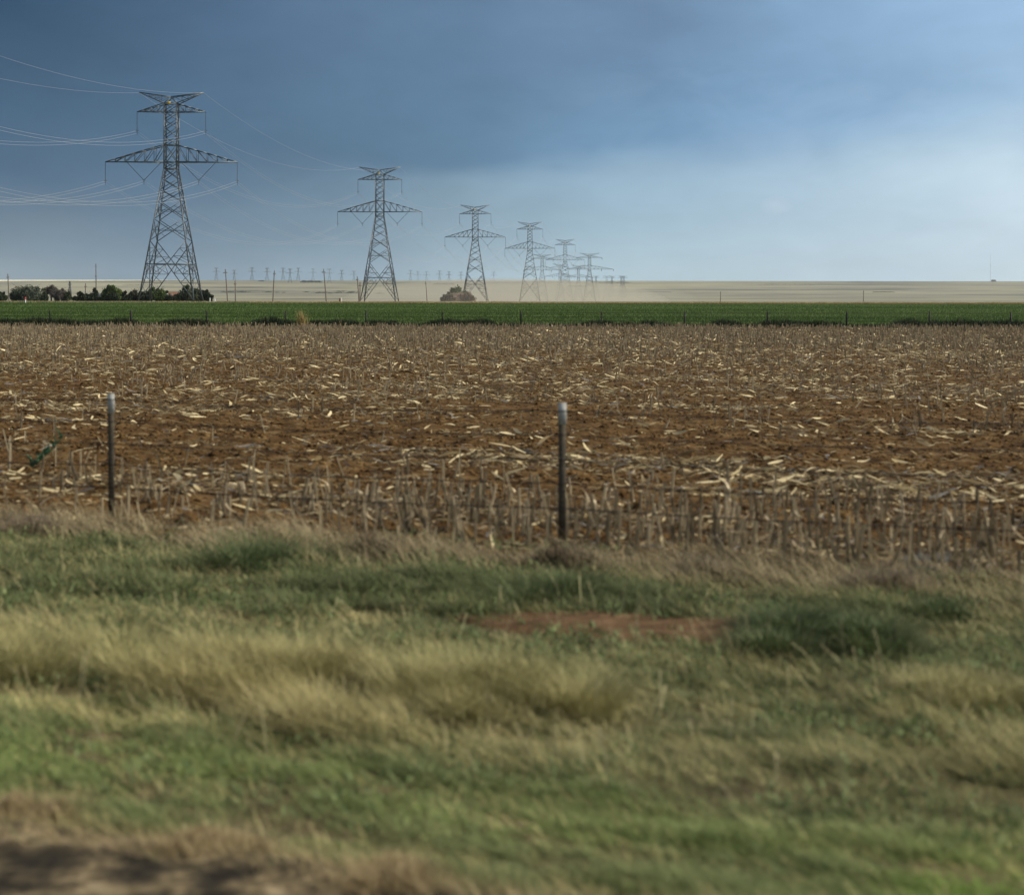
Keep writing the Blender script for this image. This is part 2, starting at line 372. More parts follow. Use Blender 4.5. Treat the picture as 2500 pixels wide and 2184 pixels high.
for s_ in range(seg + 1):
    t = s_ / seg - .5
    cx = X + np.cos(az) * L * t - np.sin(az) * L * bend * (t * t); cy = Y + np.sin(az) * L * t + np.cos(az) * L * bend * (t * t)
    cz = zb + L * (np.abs(tilt) * (t + .5) * .8 + arch * (t * t - .25) * -1)
    ww = Wd * (1 - .6 * abs(2 * t) ** 2) * rng.uniform(.35, 1.15, n) / 2
    for e, sg in ((0, -1), (1, 1)):
        Vv[:, s_, e] = np.stack([cx - np.sin(az) * ww * sg * np.cos(roll), cy + np.cos(az) * ww * sg * np.cos(roll), cz + sg * ww * np.sin(roll)], -1)
b = np.arange(n)[:, None] * 8 + np.arange(seg)[None, :] * 2
f = rng.random(n); c = mixcol((.10, .065, .028), (.33, .245, .125), f)
br = (big & (rng.random(n) < .6)) | (rng.random(n) < .10); c[br] = mixcol((.60, .48, .25), (.90, .76, .44), rng.random(br.sum()))
gy = rng.random(n) < .08; c[gy] = mixcol((.15, .14, .125), (.30, .28, .24), rng.random(gy.sum()))
tag(mesh('corn_litter', Vv, np.stack([b, b + 1, b + 3, b + 2], -1).reshape(-1, 4), M_dry, col=np.repeat(c, 8, axis=0)),
    'pale dry corn leaves and husks littering the brown field', 'crop litter', kind='stuff')
# standing stalks in rows
rowsv = np.arange(14.19, 120.6, .76); PX = []; PV = []; HH = []
for rv in rowsv:
    dens = np.interp(rv, [14, 17.8, 18.6, 27, 29, 38, 42, 60, 75, 120], [.75, .7, .04, .03, .14, .25, .25, .4, .85, 1])
    half = .62 * rv + 3; sp = np.interp(rv, [15, 22, 60, 120], [.032, .09, .16, .2])
    m = int(2 * half / sp * dens); x = rng.uniform(-half, half, m)
    kk = rng.random(m) < np.clip(.25 + 1.7 * (vn(x * .35, x * 0 + rv * .5, 51) - .25), .08, 1)
    x = x[kk]; PX.append(x); PV.append(rv + rng.normal(0, .06, len(x))); HH.append(rng.uniform(.14, .40, len(x)) * np.interp(rv, [15, 30, 120], [1.05, .9, 1.1]))
X = np.concatenate(PX); v = np.concatenate(PV); h = np.concatenate(HH); Y = yof(X, v); n = len(X)
c = mixcol((.22, .175, .105), (.52, .43, .275), rng.random(n)); z = gz(X, Y) + field_disp(X, Y) - .02
sel = np.concatenate([np.arange(n), np.arange(n)])
fa = np.concatenate([np.zeros(n), np.full(n, math.pi / 2)]) + np.tile(rng.normal(0, .4, n), 2)
tk = rng.uniform(.018, .042, n) * np.clip(Y / 50, 1, 1.5); az0 = rng.uniform(0, 6.28, n); ln0 = np.abs(rng.normal(0, .22, n)) + (rng.random(n) < .12) * rng.uniform(.3, .9, n)
tag(blades('corn_stubble', X[sel], Y[sel], z[sel], h[sel], tk[sel], az0[sel], ln0[sel], c[sel], M_dry, curve=.1, tip=.85, seg=1, face=fa),
    'cut corn stalks standing in rows across the brown field', 'stubble')
# torn leaves still hanging on the stalks
q = rng.random(n) < .9; m = q.sum(); zz = z[q] + h[q] * rng.uniform(.2, .95, m)
tag(blades('stalk_leaves', X[q], Y[q], zz, rng.uniform(.08, .28, m), rng.uniform(.014, .04, m) * np.clip(Y[q] / 50, 1, 1.5), rng.uniform(0, 6.28, m), rng.uniform(.7, 2.3, m),
    vary(c[q] * 1.15), M_dry, curve=.9, tip=.2, seg=3), 'torn dry leaves hanging from the cut corn stalks', 'dry leaves')
# soil clods
n = 46000; X, Y = scatter(n, 12.5, 60, .7, .8); v = vof(X, Y); k = v > 13.9; X, Y = X[k], Y[k]; n = len(X)
oc = np.array([(1, 0, 0), (0, 1, 0), (-1, 0, 0), (0, -1, 0), (0, 0, 1), (0, 0, -1)], float)
r = np.exp(rng.normal(-3.7, .45, n))[:, None, None] * (1 + rng.uniform(-.35, .35, (n, 6, 1)))
ra = rng.uniform(0, 6.28, n); ca, sa = np.cos(ra)[:, None], np.sin(ra)[:, None]; P = oc[None] * r * np.array([1.2, 1, .7])
P = np.stack([P[..., 0] * ca - P[..., 1] * sa, P[..., 0] * sa + P[..., 1] * ca, P[..., 2]], -1) + np.stack([X, Y, gz(X, Y) + field_disp(X, Y)], -1)[:, None]
ft = np.array([(0, 1, 4), (1, 2, 4), (2, 3, 4), (3, 0, 4), (1, 0, 5), (2, 1, 5), (3, 2, 5), (0, 3, 5)])
tag(mesh('soil_clods', P, (np.arange(n)[:, None, None] * 6 + ft[None]).reshape(-1, 3), M_soil), 'loose clods of red brown soil lying in the stubble field', 'soil clods', kind='stuff')

# wheat
n = 330000; X, Y = scatter(n, 121, 345, .55, .9); v = vof(X, Y); k = (v > 122) & (v < 339.5); X, Y, v = X[k], Y[k], v[k]
n1 = fbm(X * .03, v * .10, 61, 5); n2 = fbm(X * .6, v * 1.2, 62, 2)
c = mixcol((.065, .115, .022), (.13, .185, .05), np.clip((n1 * .75 + n2 * .25 - .34) * 3.2, 0, 1))
tag(blades('wheat_crop', X, Y, gz(X, Y), (.18 + .10 * n2) * rng.uniform(.8, 1.25, len(X)), rng.uniform(.05, .11, len(X)), rng.uniform(0, 6.28, len(X)), rng.uniform(.1, .8, len(X)), vary(c, .12), M_leaf,
    face=rng.normal(0, .7, len(X))), 'even green young wheat filling the far field', 'wheat')
# dark weeds along the far fence
n = 110000; X = rng.uniform(-75, 75, n); v = 120.7 + rng.normal(0, .5, n); Y = yof(X, v)
cl = fbm(X * .45, v * .0 + 3, 71, 4); k = rng.random(n) < np.clip((cl - .30) * 5, .3, 1); X, Y, v, cl = X[k], Y[k], v[k], cl[k]; n = len(X)
c = mixcol((.010, .018, .007), (.028, .045, .015), rng.random(n)); d2 = rng.random(n) < .04; c[d2] = (.15, .11, .06)
hw = (.36 + .75 * np.clip(cl - .3, 0, 1)) * rng.uniform(.5, 1.2, n)
tag(blades('dark_weeds', X, Y, gz(X, Y), hw, rng.uniform(.03, .07, n), rng.uniform(0, 6.28, n), rng.uniform(0, .9, n), c, M_tree, face=rng.normal(0, .8, n)),
    'low dark green weeds along the foot of the far fence', 'weeds')
# dry strip on the far side of the wheat
n = 90000; X = rng.uniform(-170, 170, n); v = rng.uniform(339.5, 347, n); Y = yof(X, v)
cl = fbm(X * .25, v * .5, 73, 4); c = mixcol((.36, .28, .13), (.52, .43, .22), rng.random(n)); rd = rng.random(n) < .22 * (X > -60); c[rd] = (.26, .13, .07)
gl = (X < -55) & (rng.random(n) < .6); c[gl] = mixcol((.10, .14, .05), (.2, .22, .09), rng.random(gl.sum()))
tag(blades('dry_margin_grass', X, Y, gz(X, Y), (.22 + .4 * cl) * rng.uniform(.5, 1.1, n), rng.uniform(.05, .12, n), rng.uniform(0, 6.28, n), rng.uniform(0, .6, n), c, M_dry, face=rng.normal(0, .8, n)),
    'strip of dry golden grass along the far edge of the wheat', 'dry grass')

# ------------------------------------------------------------------ bushes, clumps
def clump(name, px, v, w, h, n, cols, label, cat, group=None, lean=(.1, 1.3), bw=(.004, .009), dark=None, mat=None, curve=.7):
    Yc = v
    for _ in range(30): Yc = v - tt(Yc) * at(px, Yc)
    Xc = at(px, Yc); z = float(vz(np.array(Xc), np.array(Yc)))
    e = empty(name, (Xc, Yc, z - .02), label, cat, group)
    nl = int(rng.integers(7, 12)); la = rng.uniform(0, 6.28, nl); lr = rng.random(nl) ** .6
    lx = np.cos(la) * lr * w * .42; ly = np.sin(la) * lr * w * .34; lh = h * (1 - .6 * lr) * rng.uniform(.55, 1.1, nl); lw = w * rng.uniform(.16, .34, nl)
    li = rng.integers(0, nl, n); a = rng.uniform(0, 6.28, n); r = np.sqrt(rng.random(n)) * .5
    X = lx[li] + np.cos(a) * r * lw[li]; Y = ly[li] + np.sin(a) * r * lw[li]
    lobe = rng.normal(0, .22, nl)[li]
    f = np.clip(rng.random(n) * .8 + lobe, 0, 1); c = vary(mixcol(cols[0], cols[1], f), .15)
    ln = lean[0] + (lean[1] - lean[0]) * rng.random(n) ** .7
    hh = np.sqrt((np.cos(ln) * lh[li]) ** 2 + (np.sin(ln) * lw[li] * 1.2) ** 2) * rng.uniform(.5, 1.2, n)
    blades('foliage', X, Y, np.zeros(n), hh, rng.uniform(bw[0], bw[1], n), a + rng.normal(0, .5, n), ln, c, mat or M_leaf, curve=curve, seg=3, kind=None, parent=e)
    m = n; li = rng.integers(0, nl, m); a = rng.uniform(0, 6.28, m); el = rng.uniform(.02, 1.5, m); rad = rng.random(m) ** .5
    px_ = lx[li] + np.cos(a) * np.cos(el) * lw[li] * rad; py_ = ly[li] + np.sin(a) * np.cos(el) * lw[li] * rad; pz = np.sin(el) * lh[li] * rad * .9
    blades('leaves', px_, py_, pz, rng.uniform(.03, .08, m), rng.uniform(bw[0] * 1.3, bw[1] * 1.6, m), rng.uniform(0, 6.28, m), rng.uniform(.2, 1.8, m), vary(mixcol(cols[0], cols[1], rng.random(m)), .2), mat or M_leaf, curve=.6, seg=2, kind=None, parent=e)
    return e
G1 = ((.05, .078, .028), (.17, .205, .085)); T1 = ((.16, .125, .08), (.34, .27, .18)); T2 = ((.10, .075, .045), (.26, .20, .12)); Y1 = ((.29, .27, .11), (.55, .49, .23))
clump('green_bush', 1985, 10.8, 1.15, .32, 9000, G1, 'broad dark green bush at the right end of the bare red soil', 'bush')
clump('green_bush', 2330, 12.3, .8, .2, 2600, G1, 'small green bush among tan weeds by the right edge', 'bush')
clump('green_bush', 1400, 12.0, 1.3, .17, 4200, G1, 'low green weeds growing behind the left end of the bare red soil', 'bush')
clump('green_bush', 620, 12.4, 1.5, .2, 4200, G1, 'low dark green bush in the left verge below the first white topped post', 'bush')
tw = 'dry tumbleweeds caught along the near fence'
clump('tumbleweed', 930, 13.6, .62, .34, 2600, T2, 'round brown tumbleweed midway between the two white topped posts', 'tumbleweed', tw, (.1, 1.5), (.003, .006), mat=M_dry)
clump('tumbleweed', 1390, 13.3, .7, .34, 2800, T2, 'brown tumbleweed at the foot of the right white topped post', 'tumbleweed', tw, (.1, 1.5), (.003, .006), mat=M_dry)
clump('tumbleweed', 1700, 13.3, .6, .32, 2200, T1, 'greyish tan tumbleweed right of the right white topped post', 'tumbleweed', tw, (.1, 1.5), (.003, .006), mat=M_dry)
clump('tumbleweed', 2150, 13.0, .8, .36, 2600, T1, 'wide tan tumbleweed above the broad green bush', 'tumbleweed', tw, (.1, 1.5), (.003, .006), mat=M_dry)
clump('tumbleweed', 90, 13.6, .8, .36, 2600, T1, 'pale tan tumbleweed by the left edge under the fence wires', 'tumbleweed', tw, (.1, 1.5), (.003, .006), mat=M_dry)
clump('tumbleweed', 2290, 14.3, .7, .26, 2200, ((.13, .13, .12), (.34, .34, .31)), 'silvery grey dead weed in the stubble near the right edge', 'tumbleweed', tw, (.1, 1.5), (.003, .006), mat=M_dry)
ty = 'tall straw coloured grass tufts in the verge'
clump('grass_tuft', 1200, 8.7, 1.5, 0.27, 7600, Y1, 'yellow grass tuft just left of and below the bare red soil', 'grass tuft', ty, (.05, .9), (.003, .006), mat=M_dry)
clump('grass_tuft', 560, 8.8, 1.5, 0.3, 7000, Y1, 'wide yellow grass tuft in the left part of the verge', 'grass tuft', ty, (.05, .9), (.003, .006), mat=M_dry)
clump('grass_tuft', 120, 8.5, 1.4, 0.3, 6600, Y1, 'yellow grass tuft at the left edge of the verge', 'grass tuft', ty, (.05, .9), (.003, .006), mat=M_dry)
clump('grass_tuft', 2420, 9.6, 1.2, 0.26, 6000, Y1, 'yellow grass tuft at the right edge of the verge', 'grass tuft', ty, (.05, .9), (.003, .006), mat=M_dry)
tr = 'flattened tan grass tufts along the gravel edge'
T3 = ((.30, .22, .11), (.48, .38, .21))
clump('grass_tuft', 60, 6.15, .55, .09, 4000, T3, 'flattened tan grass tuft at the bottom left corner by the gravel', 'grass tuft', tr, (.5, 1.45), (.003, .005), mat=M_dry)
clump('grass_tuft', 470, 5.95, .5, .11, 4200, T3, 'flattened tan grass tuft beside the dark gravel patch', 'grass tuft', tr, (.5, 1.45), (.003, .005), mat=M_dry)
clump('grass_tuft', 960, 5.9, .6, .09, 4200, T3, 'flattened tan grass tuft near the bottom centre gravel edge', 'grass tuft', tr, (.5, 1.45), (.003, .005), mat=M_dry)
# straw tuft standing against the wheat
Yt = 120.2; Xt = at(737, Yt)
e = empty('grass_tuft', (Xt, Yt, float(gz(np.array(Xt), np.array(Yt)))), 'lone tall dry grass tuft standing against the green wheat by the far fence', 'grass tuft')
n = 220; a = rng.uniform(0, 6.28, n)
blades('foliage', rng.normal(0, .16, n), rng.normal(0, .1, n), np.zeros(n), rng.uniform(.5, 1.45, n), rng.uniform(.02, .035, n), np.where(rng.random(n) < .7, math.pi, 0) + rng.normal(0, .4, n), rng.uniform(.02, .28, n), vary(mixcol((.30, .22, .08), (.50, .38, .16), rng.random(n))), M_dry, kind=None, parent=e)
# leaning green weed at the left
Yt = 20.6; Xt = at(62, Yt); z0 = float(gz(np.array(Xt), np.array(Yt)))
e = empty('leafy_weed', (Xt, Yt, z0), 'bright green leafy weed leaning to the right in the stubble at the left edge', 'weed')
tb = [tube('s', [(-.02, 0, 0), (.16, 0, .12), (.32, .02, .27), (.46, .0, .43)], [.012, .011, .008, .004], None)]
join_tubes('stem', tb, plain('green_stem', (.06, .13, .06), .6), e)
n = 60; t = np.sort(rng.random(n)); sx_ = np.interp(t, [0, .35, .7, 1], [-.02, .16, .32, .46]); sz_ = np.interp(t, [0, .35, .7, 1], [0, .12, .27, .43])
blades('leaves', sx_, rng.normal(0, .02, n), sz_, rng.uniform(.09, .2, n), rng.uniform(.03, .055, n), rng.uniform(0, 6.28, n), rng.uniform(.3, 1.6, n), mixcol((.03, .10, .05), (.12, .27, .13), rng.random(n)), M_leaf, kind=None, parent=e, seg=3, curve=.8, tip=.1, face=rng.uniform(0, 6.28, n))

# ------------------------------------------------------------------ fences
def make_tpost(label):
    e = empty('fence_post', (0, 0, 0), label, 'fence post', 'steel posts of the near barbed wire fence')
    b = Bars()
    b.box((0, 0, .50), (.034, .004, .555)); b.box((0, .021, .50), (.004, .017, .555))
    for i in range(20): b.box((0, -.0085, .12 + i * .045), (.006, .0045, .006))
    b.build('stem', M_tpost, e)
    b = Bars(); b.box((0, 0, 1.15), (.037, .006, .095)); b.box((0, .024, 1.15), (.006, .018, .095)); b.build('white_tip', M_white, e)
    return e
u0 = .446; ux = math.cos(math.atan(.36)); fx0 = []
p0 = None
names = {-1: 'white topped steel fence post in the left half of the photo', 0: 'white topped steel fence post right of the middle'}
for k in range(-3, 4):
    X = u0 + k * 4.37; Y = 14.66 - .36 * X; z = float(gz(np.array(X), np.array(Y)))
    if k not in (-1, 0): continue
    o = make_tpost(names[k]) if p0 is None else dup(p0, (0, 0, 0), names[k])
    p0 = p0 or o; o.location = (X, Y, z); o.rotation_euler = (0, R(.6 * k), -math.atan(.36))
wh = [1.18, .965, .75, .54, .32]
wn = ['top', 'second highest', 'middle', 'second lowest', 'lowest']
for h, nm in zip(wh, wn):
    xs_ = np.linspace(-14, 13, 240); ph = (xs_ - u0) / 4.37; sag = -.02 * np.sin(np.pi * (ph % 1)) * (1 + .5 * h)
    P = np.stack([xs_, 14.66 - .36 * xs_ - .018, h + sag], -1)
    v_, f_ = tube('w', P, .0046, None, k=5)
    barbs = []
    L = [(v_, f_)]
    for xb in np.arange(-8, 8, .125):
        zb_ = h - .02 * math.sin(math.pi * (((xb - u0) / 4.37) % 1)) * (1 + .5 * h); yb = 14.66 - .36 * xb - .018
        L.append(tube('b', [(xb - .006, yb - .004, zb_ - .016), (xb + .006, yb + .004, zb_ + .016)], .0016, None, k=3))
        L.append(tube('b', [(xb + .01, yb - .012, zb_ - .006), (xb - .006, yb + .012, zb_ + .008)], .0016, None, k=3))
    o = join_tubes('fence_wire', L, M_rust); tag(o, nm + ' strand of the near barbed wire fence', 'wire', 'barbed wire strands of the near fence')
# far fence
fpx = [122, 320, 505, 697, 893, 1080, 1272, 1469, 1671, 1874, 2066, 2269, 2468]
FY = 121.0
def make_fpost(label):
    e = empty('fence_post', (0, 0, 0), label, 'fence post', 'dark posts of the far fence by the wheat')
    b = Bars(); b.bar((0, 0, -.1), (0, 0, 1.2), .11, .10); b.build('stem', M_rust, e)
    b = Bars(); b.bar((0, 0, 1.2), (0, 0, 1.24), .07, .03); b.build('cap', M_tpost, e)
    return e
p0 = None
for i, px in enumerate(fpx):
    Y = FY - .04 * at(px, FY); X = at(px, Y); z = float(gz(np.array(X), np.array(Y)))
    lb = 'thin dark post of the far fence, ' + ORD[i] + ' of thirteen'
    o = make_fpost(lb) if p0 is None else dup(p0, (0, 0, 0), lb)
    p0 = p0 or o; o.location = (X, Y, z); o.rotation_euler = (R(rng.normal(0, 1)), R(rng.normal(0, 1.2)), rng.normal(0, .2)); o.scale = (1, 1, rng.uniform(.95, 1.04))
for h, nm in ((1.08, 'top'), (.78, 'middle'), (.48, 'lowest')):
    xs_ = np.linspace(-60, 60, 160); ys_ = FY - .04 * xs_ - .06
    P = np.stack([xs_, ys_, gz(xs_, ys_) + h], -1)
    v_, f_ = tube('w', P, .012, None, k=4)
    tag(mesh('fence_wire', v_, f_, M_rust), nm + ' wire of the far fence in front of the wheat', 'wire', 'wires of the far fence')

# ------------------------------------------------------------------ lattice pylons
def lattice(params):
    hl, hu, hp = params['low'], params['up'], params['peak']      # half spans
    k = params.get('k', 1.0); simple = params.get('simple', False)
    LW, BW, TW = .26 * k, .15 * k, .10 * k
    body = Bars(); lo = Bars(); up = Bars(); pk = Bars()
    wb, wm, hw = 12.6, 2.9, 30.4
    def half(z): return (wb + (wm - wb) * z / hw) / 2 if z < hw else wm / 2
    def cor(z): h = half(z); return [np.array([sx * h, sy * h, z]) for sx, sy in ((-1, -1), (1, -1), (1, 1), (-1, 1))]
    cb, cw, ct = cor(0), cor(hw), cor(45.5)
    for i in range(4):
        body.bar(cb[i] - np.array([0, 0, .5]), cw[i], LW, LW * .85); body.bar(cw[i], ct[i], LW * .85, LW * .7)
    nodes = [30.4, 28.0, 25.5, 22.8, 18.75, 13.8]
    mast = [30.4, 32.0, 35.9, 37.85, 39.8, 41.7, 43.6, 45.5]
    for seq in (nodes, mast):
        for a, b in zip(seq[:-1], seq[1:]):
            A, B = cor(a), cor(b)
            for i in range(4):
                j = (i + 1) % 4
                body.bar(A[i], B[j], BW); body.bar(A[j], B[i], BW)
                if not simple and (abs(a - b) > 3.9):
                    m = (a + b) / 2; Mi = cor(m); body.bar(Mi[i], Mi[j], TW)
                    if a < 30:
                        cc = (Mi[i] + Mi[j]) / 2
                        for q, r_ in ((.25, .5), (.75, .5)):
                            body.bar(A[i] * (1 - q) + B[j] * q, Mi[i] if q < .5 else Mi[j], TW * .8)
                            body.bar(A[j] * (1 - q) + B[i] * q, Mi[j] if q < .5 else Mi[i], TW * .8)
    for z in (30.4, 32.0, 35.9, 43.6, 45.5, 8.4):
        A = cor(z)
        for i in range(4): body.bar(A[i], A[(i + 1) % 4], BW)
        body.bar(A[0], A[2], TW); 
    A, B, D = cor(13.8), cor(8.4), cor(0)
    for i in range(4):
        j = (i + 1) % 4; cc = (B[i] + B[j]) / 2
        body.bar(A[i], cc, BW * 1.1); body.bar(A[j], cc, BW * 1.1)
        body.bar(cc, D[i], BW * 1.1); body.bar(cc, D[j], BW * 1.1)
        if simple: continue
        for zz_ in (12.0, 10.2):
            Q = cor(zz_); t = (13.8 - zz_) / 5.4
            body.bar(Q[i], A[i] * (1 - t) + cc * t, TW); body.bar(Q[j], A[j] * (1 - t) + cc * t, TW)
        t = (13.8 - 12.0) / 5.4; t2 = (13.8 - 10.2) / 5.4
        for e_ in (i, j):
            body.bar(A[e_] * (1 - t) + cc * t, cor(10.2)[e_], TW); body.bar(A[e_] * (1 - t2) + cc * t2, cor(8.4)[e_], TW)
        zs_ = [6.2, 4.1, 2.0]
        pr = [cc]
        for zz_ in zs_:
            t = (8.4 - zz_) / 8.4; Q = cor(zz_)
            for e_ in (i, j): body.bar(Q[e_], cc * (1 - t) + D[e_] * t, TW)
        for e_ in (i, j):
            for a_, b_ in ((8.4, 6.2), (6.2, 4.1), (4.1, 2.0)):
                t = (8.4 - b_) / 8.4
                body.bar(cor(a_)[e_], cc * (1 - t) + D[e_] * t, TW)
            m_ = (B[e_] + cc) / 2; t = (8.4 - 6.2) / 8.4
            body.bar(m_, cc * (1 - t) + D[e_] * t, TW); body.bar(m_, cor(6.2)[e_], TW)
    # lower crossarm: two side trusses meeting at the tip
    def arm(bars, zb, zt, span, n, th, sag=.0, bow=.0):
        for s in (-1, 1):
            tip = np.array([s * span, 0, zb]); prev = None
            for y in (-1, 1):
                b0 = np.array([s * wm / 2, y * wm / 2, zb]); t0 = np.array([s * wm / 2, y * wm / 2, zt])
                bars.bar(b0, tip, th); pts = []
                for i in range(n + 1):
                    t = i / n; bb = b0 * (1 - t) + tip * t; tp = t0 * (1 - t) + tip * t + np.array([0, 0, bow * math.sin(math.pi * t)])
                    pts.append((bb, tp))
                for i in range(n):
                    bars.bar(pts[i][1], pts[i + 1][1], th)
                    if i > 0: bars.bar(pts[i][0], pts[i][1], th * .55)
                    if i < n - 1:
                        bars.bar(pts[i][1], pts[i + 1][0], th * .6) if i % 1 == 0 else None
                if prev is not None and not simple:
                    for i in range(n):
                        bars.bar(pts[i][0], prev[i][0], th * .55); bars.bar(pts[i][0], prev[i + 1][0], th * .5)
                prev = pts
    arm(lo, 32.0, 35.9, hl, 6 if not simple else 4, .20 * k, bow=.08)
    arm(up, 43.6, 45.5, hu, 4 if not simple else 3, .17 * k)
    # V shaped earth wire peak
    top = [np.array([0, y * wm / 2 * .6, 47.0]) for y in (-1, 1)]
    for yi, y in enumerate((-1, 1)):
        body_top = [np.array([s * wm / 2, y * wm / 2, 45.5]) for s in (-1, 1)]
        for si, s in enumerate((-1, 1)):
            tip = np.array([s * hp, 0, 48.1]); pk.bar(body_top[si], tip, .17 * k); pk.bar(top[yi], tip, .17 * k); pk.bar(body_top[si], top[yi], .17 * k)
            for t, t2 in ((.2, .3), (.4, .5), (.6, .7)):
                if simple and t > .3: continue
                a_ = body_top[si] * (1 - t) + tip * t; b_ = top[yi] * (1 - t2) + tip * t2; pk.bar(a_, b_, TW * .8)
                pk.bar(a_, top[yi] * (1 - t + .1) + tip * (t - .1), TW * .8)
    return body, lo, up, pk
PH = [(-15.2, 27.4, 0), (-6.3, 27.5, 1), (6.3, 27.5, 1), (15.2, 27.4, 0), (-7.9, 39.0, 0), (7.9, 39.0, 0)]
def insul(x, z, vee):
    L = []
    def string(a, b, n=14):
        a = np.array(a, float); b = np.array(b, float); t = np.linspace(0, 1, n * 2 + 1); P = a + (b - a) * t[:, None]
        r_ = np.where(np.arange(len(t)) % 2 == 1, .095, .03)
        L.append(tube('i', P, r_, None, k=6))
    if vee:
        s = 1 if x > 0 else -1
        string((s * 2.3, 0, 32), (x - s * .15, 0, z + .45)); string((s * 10.3, 0, 32), (x + s * .15, 0, z + .45))
    else: string((x, 0, 32 if z < 30 else 43.6), (x, 0, z + .45))
    L.append(tube('i', [(x, 0, z + .6), (x, 0, z - .65)], .06, None, k=5)); L.append(tube('i', [(x - .35, 0, z + .3), (x + .35, 0, z + .3)], .06, None, k=4))
    return L
def make_pylon(name, params, label, group, ins=True):
    e = empty(name, (0, 0, 0), label, 'pylon', group)
    body, lo, up, pk = lattice(params)
    body.build('tower_body', params['mat'], e); a = lo.build('crossarm', params['mat'], e); b = up.build('crossarm', params['mat'], e); pk.build('earth_wire_peak', params['mat'], e)
    a['label'] = 'wide lower crossarm'; b['label'] = 'short upper crossarm'
    if ins:
        for x, z, vee in PH: join_tubes('insulator', insul(x, z, vee), M_ins, e)
    else:
        for x, z in ((params['low'], 31), (-params['low'], 31), (params['up'], 42.6), (-params['up'], 42.6), (params['low'] * .5, 31), (-params['low'] * .5, 31)):
            join_tubes('insulator', [tube('i', [(x, 0, z + 1), (x, 0, z - .8)], .28, None, k=5)], M_ins, e)
    s = Bars(); s.box((-.35, -wm2 - .12, 45.55), (.42, .04, .26)); s.build('number_plate', M_yel, e)
    return e
wm2 = 1.45
HP = 48.0
grp = 'lattice pylons of the main power line'
main = [(418, 507), (927, 326), (1160, 234), (1293.5, 193), (1379.5, 151)]
lbl = ['largest nearest steel lattice pylon, standing by the dark trees at left', 'second nearest lattice pylon, its thin feet behind the wheat left of centre',
       'third nearest lattice pylon, right of the reddish mound', 'fourth nearest lattice pylon, left of the overlapping pair', 'fifth nearest lattice pylon, in front of the fainter ones']
pos = []; p0 = None
for i, (px, s) in enumerate(main):
    d = HP * F / s; X = at(px, d); pos.append((X, d)); rz = R([0.9, -1.5, -2, -2, -2][i])
    if i == 0: o = p0 = make_pylon('lattice_pylon', dict(low=15.2, up=7.9, peak=7.45, mat=M_steel), lbl[0], grp)
    else: o = dup(p0, (0, 0, 0), lbl[i], grp)
    o.location = (X, d, 2.15); o.rotation_euler = (0, 0, rz)
# angle towers further on (wider arms)
d6 = HP * F / 117; o6 = make_pylon('lattice_pylon', dict(low=24, up=12.5, peak=10, mat=M_steel2, k=1.25), 'wide armed pylon with hooked arm ends, rightmost of the large ones', grp, ins=False)
o6.location = (at(1439, d6), d6, 2.15); pos.append((at(1439, d6), d6))
g2 = 'faint pylons of the second power line'
o7 = make_pylon('lattice_pylon', dict(low=19, up=11.5, peak=9.5, mat=M_steel2, k=1.2), 'faint wide armed pylon between the fourth and fifth large pylons', g2, ins=False)
d7 = HP * F / 114; o7.location = (at(1323.5, d7), d7, 2.1)
for px, s, lb in ((1367, 91, 'faint pylon half hidden just left of the fifth large pylon'), (1412, 88, 'faint pylon between the fifth and the wide armed pylon')):
    d = HP * F / s; dup(o7, (at(px, d), d, float(far_z(np.array(at(px, d)), np.array(d)))), lb, g2)
# tiny ones: one mesh each
def tiny_mesh(k):
    b, l, u, p = lattice(dict(low=16, up=9, peak=8, k=k, simple=True)); n = 0; V = []; F_ = []
    for q in (b, l, u, p):
        V += q.V; F_ += [tuple(i + n for i in f) for f in q.F]; n += q.n
    return V, F_
Vt, Ft = tiny_mesh(1.45)
t0 = None
clus = [(1455, 3550), (1481, 3400), (1494, 3800), (1517, 3450), (1523, 3700)]
for i, (px, d) in enumerate(clus):
    X = at(px, d); z = float(far_z(np.array(X), np.array(d)))
    if t0 is None: t0 = o = mesh('distant_pylon', *tiny_mesh(.95), M_steel2)
    else: o = t0.copy(); C.objects.link(o)
    o.location = (X, d, z); o.rotation_euler = (0, 0, R(rng.uniform(-20, 20)))
    tag(o, 'small faint pylon right of the wide armed pylon, ' + ORD[i] + ' of five', 'pylon', 'small faint pylons right of the wide armed pylon')
hz = [(528, 6150), (572, 6500), (615, 6050), (652, 6250), (691, 6200), (708, 5500), (728, 6200), (764, 6350), (804, 5450), (834, 6500), (864, 6600), (1002, 6500), (1020, 6650), (1041, 6650), (1073, 6550), (1096, 6650), (1125, 6700), (1205, 6700)]
t0 = None
for i, (px, d) in enumerate(hz):
    X = at(px, d)
    if t0 is None: t0 = o = mesh('distant_pylon', Vt, Ft, M_steel2)
    else: o = t0.copy(); C.objects.link(o)
    o.location = (X, d, float(far_z(np.array(X), np.array(d))) + .5); o.rotation_euler = (0, 0, R(rng.uniform(-15, 15)))
    tag(o, 'tiny hazy skyline pylon, ' + ORD[i] + ' of eighteen', 'pylon', 'tiny hazy pylons along the skyline')

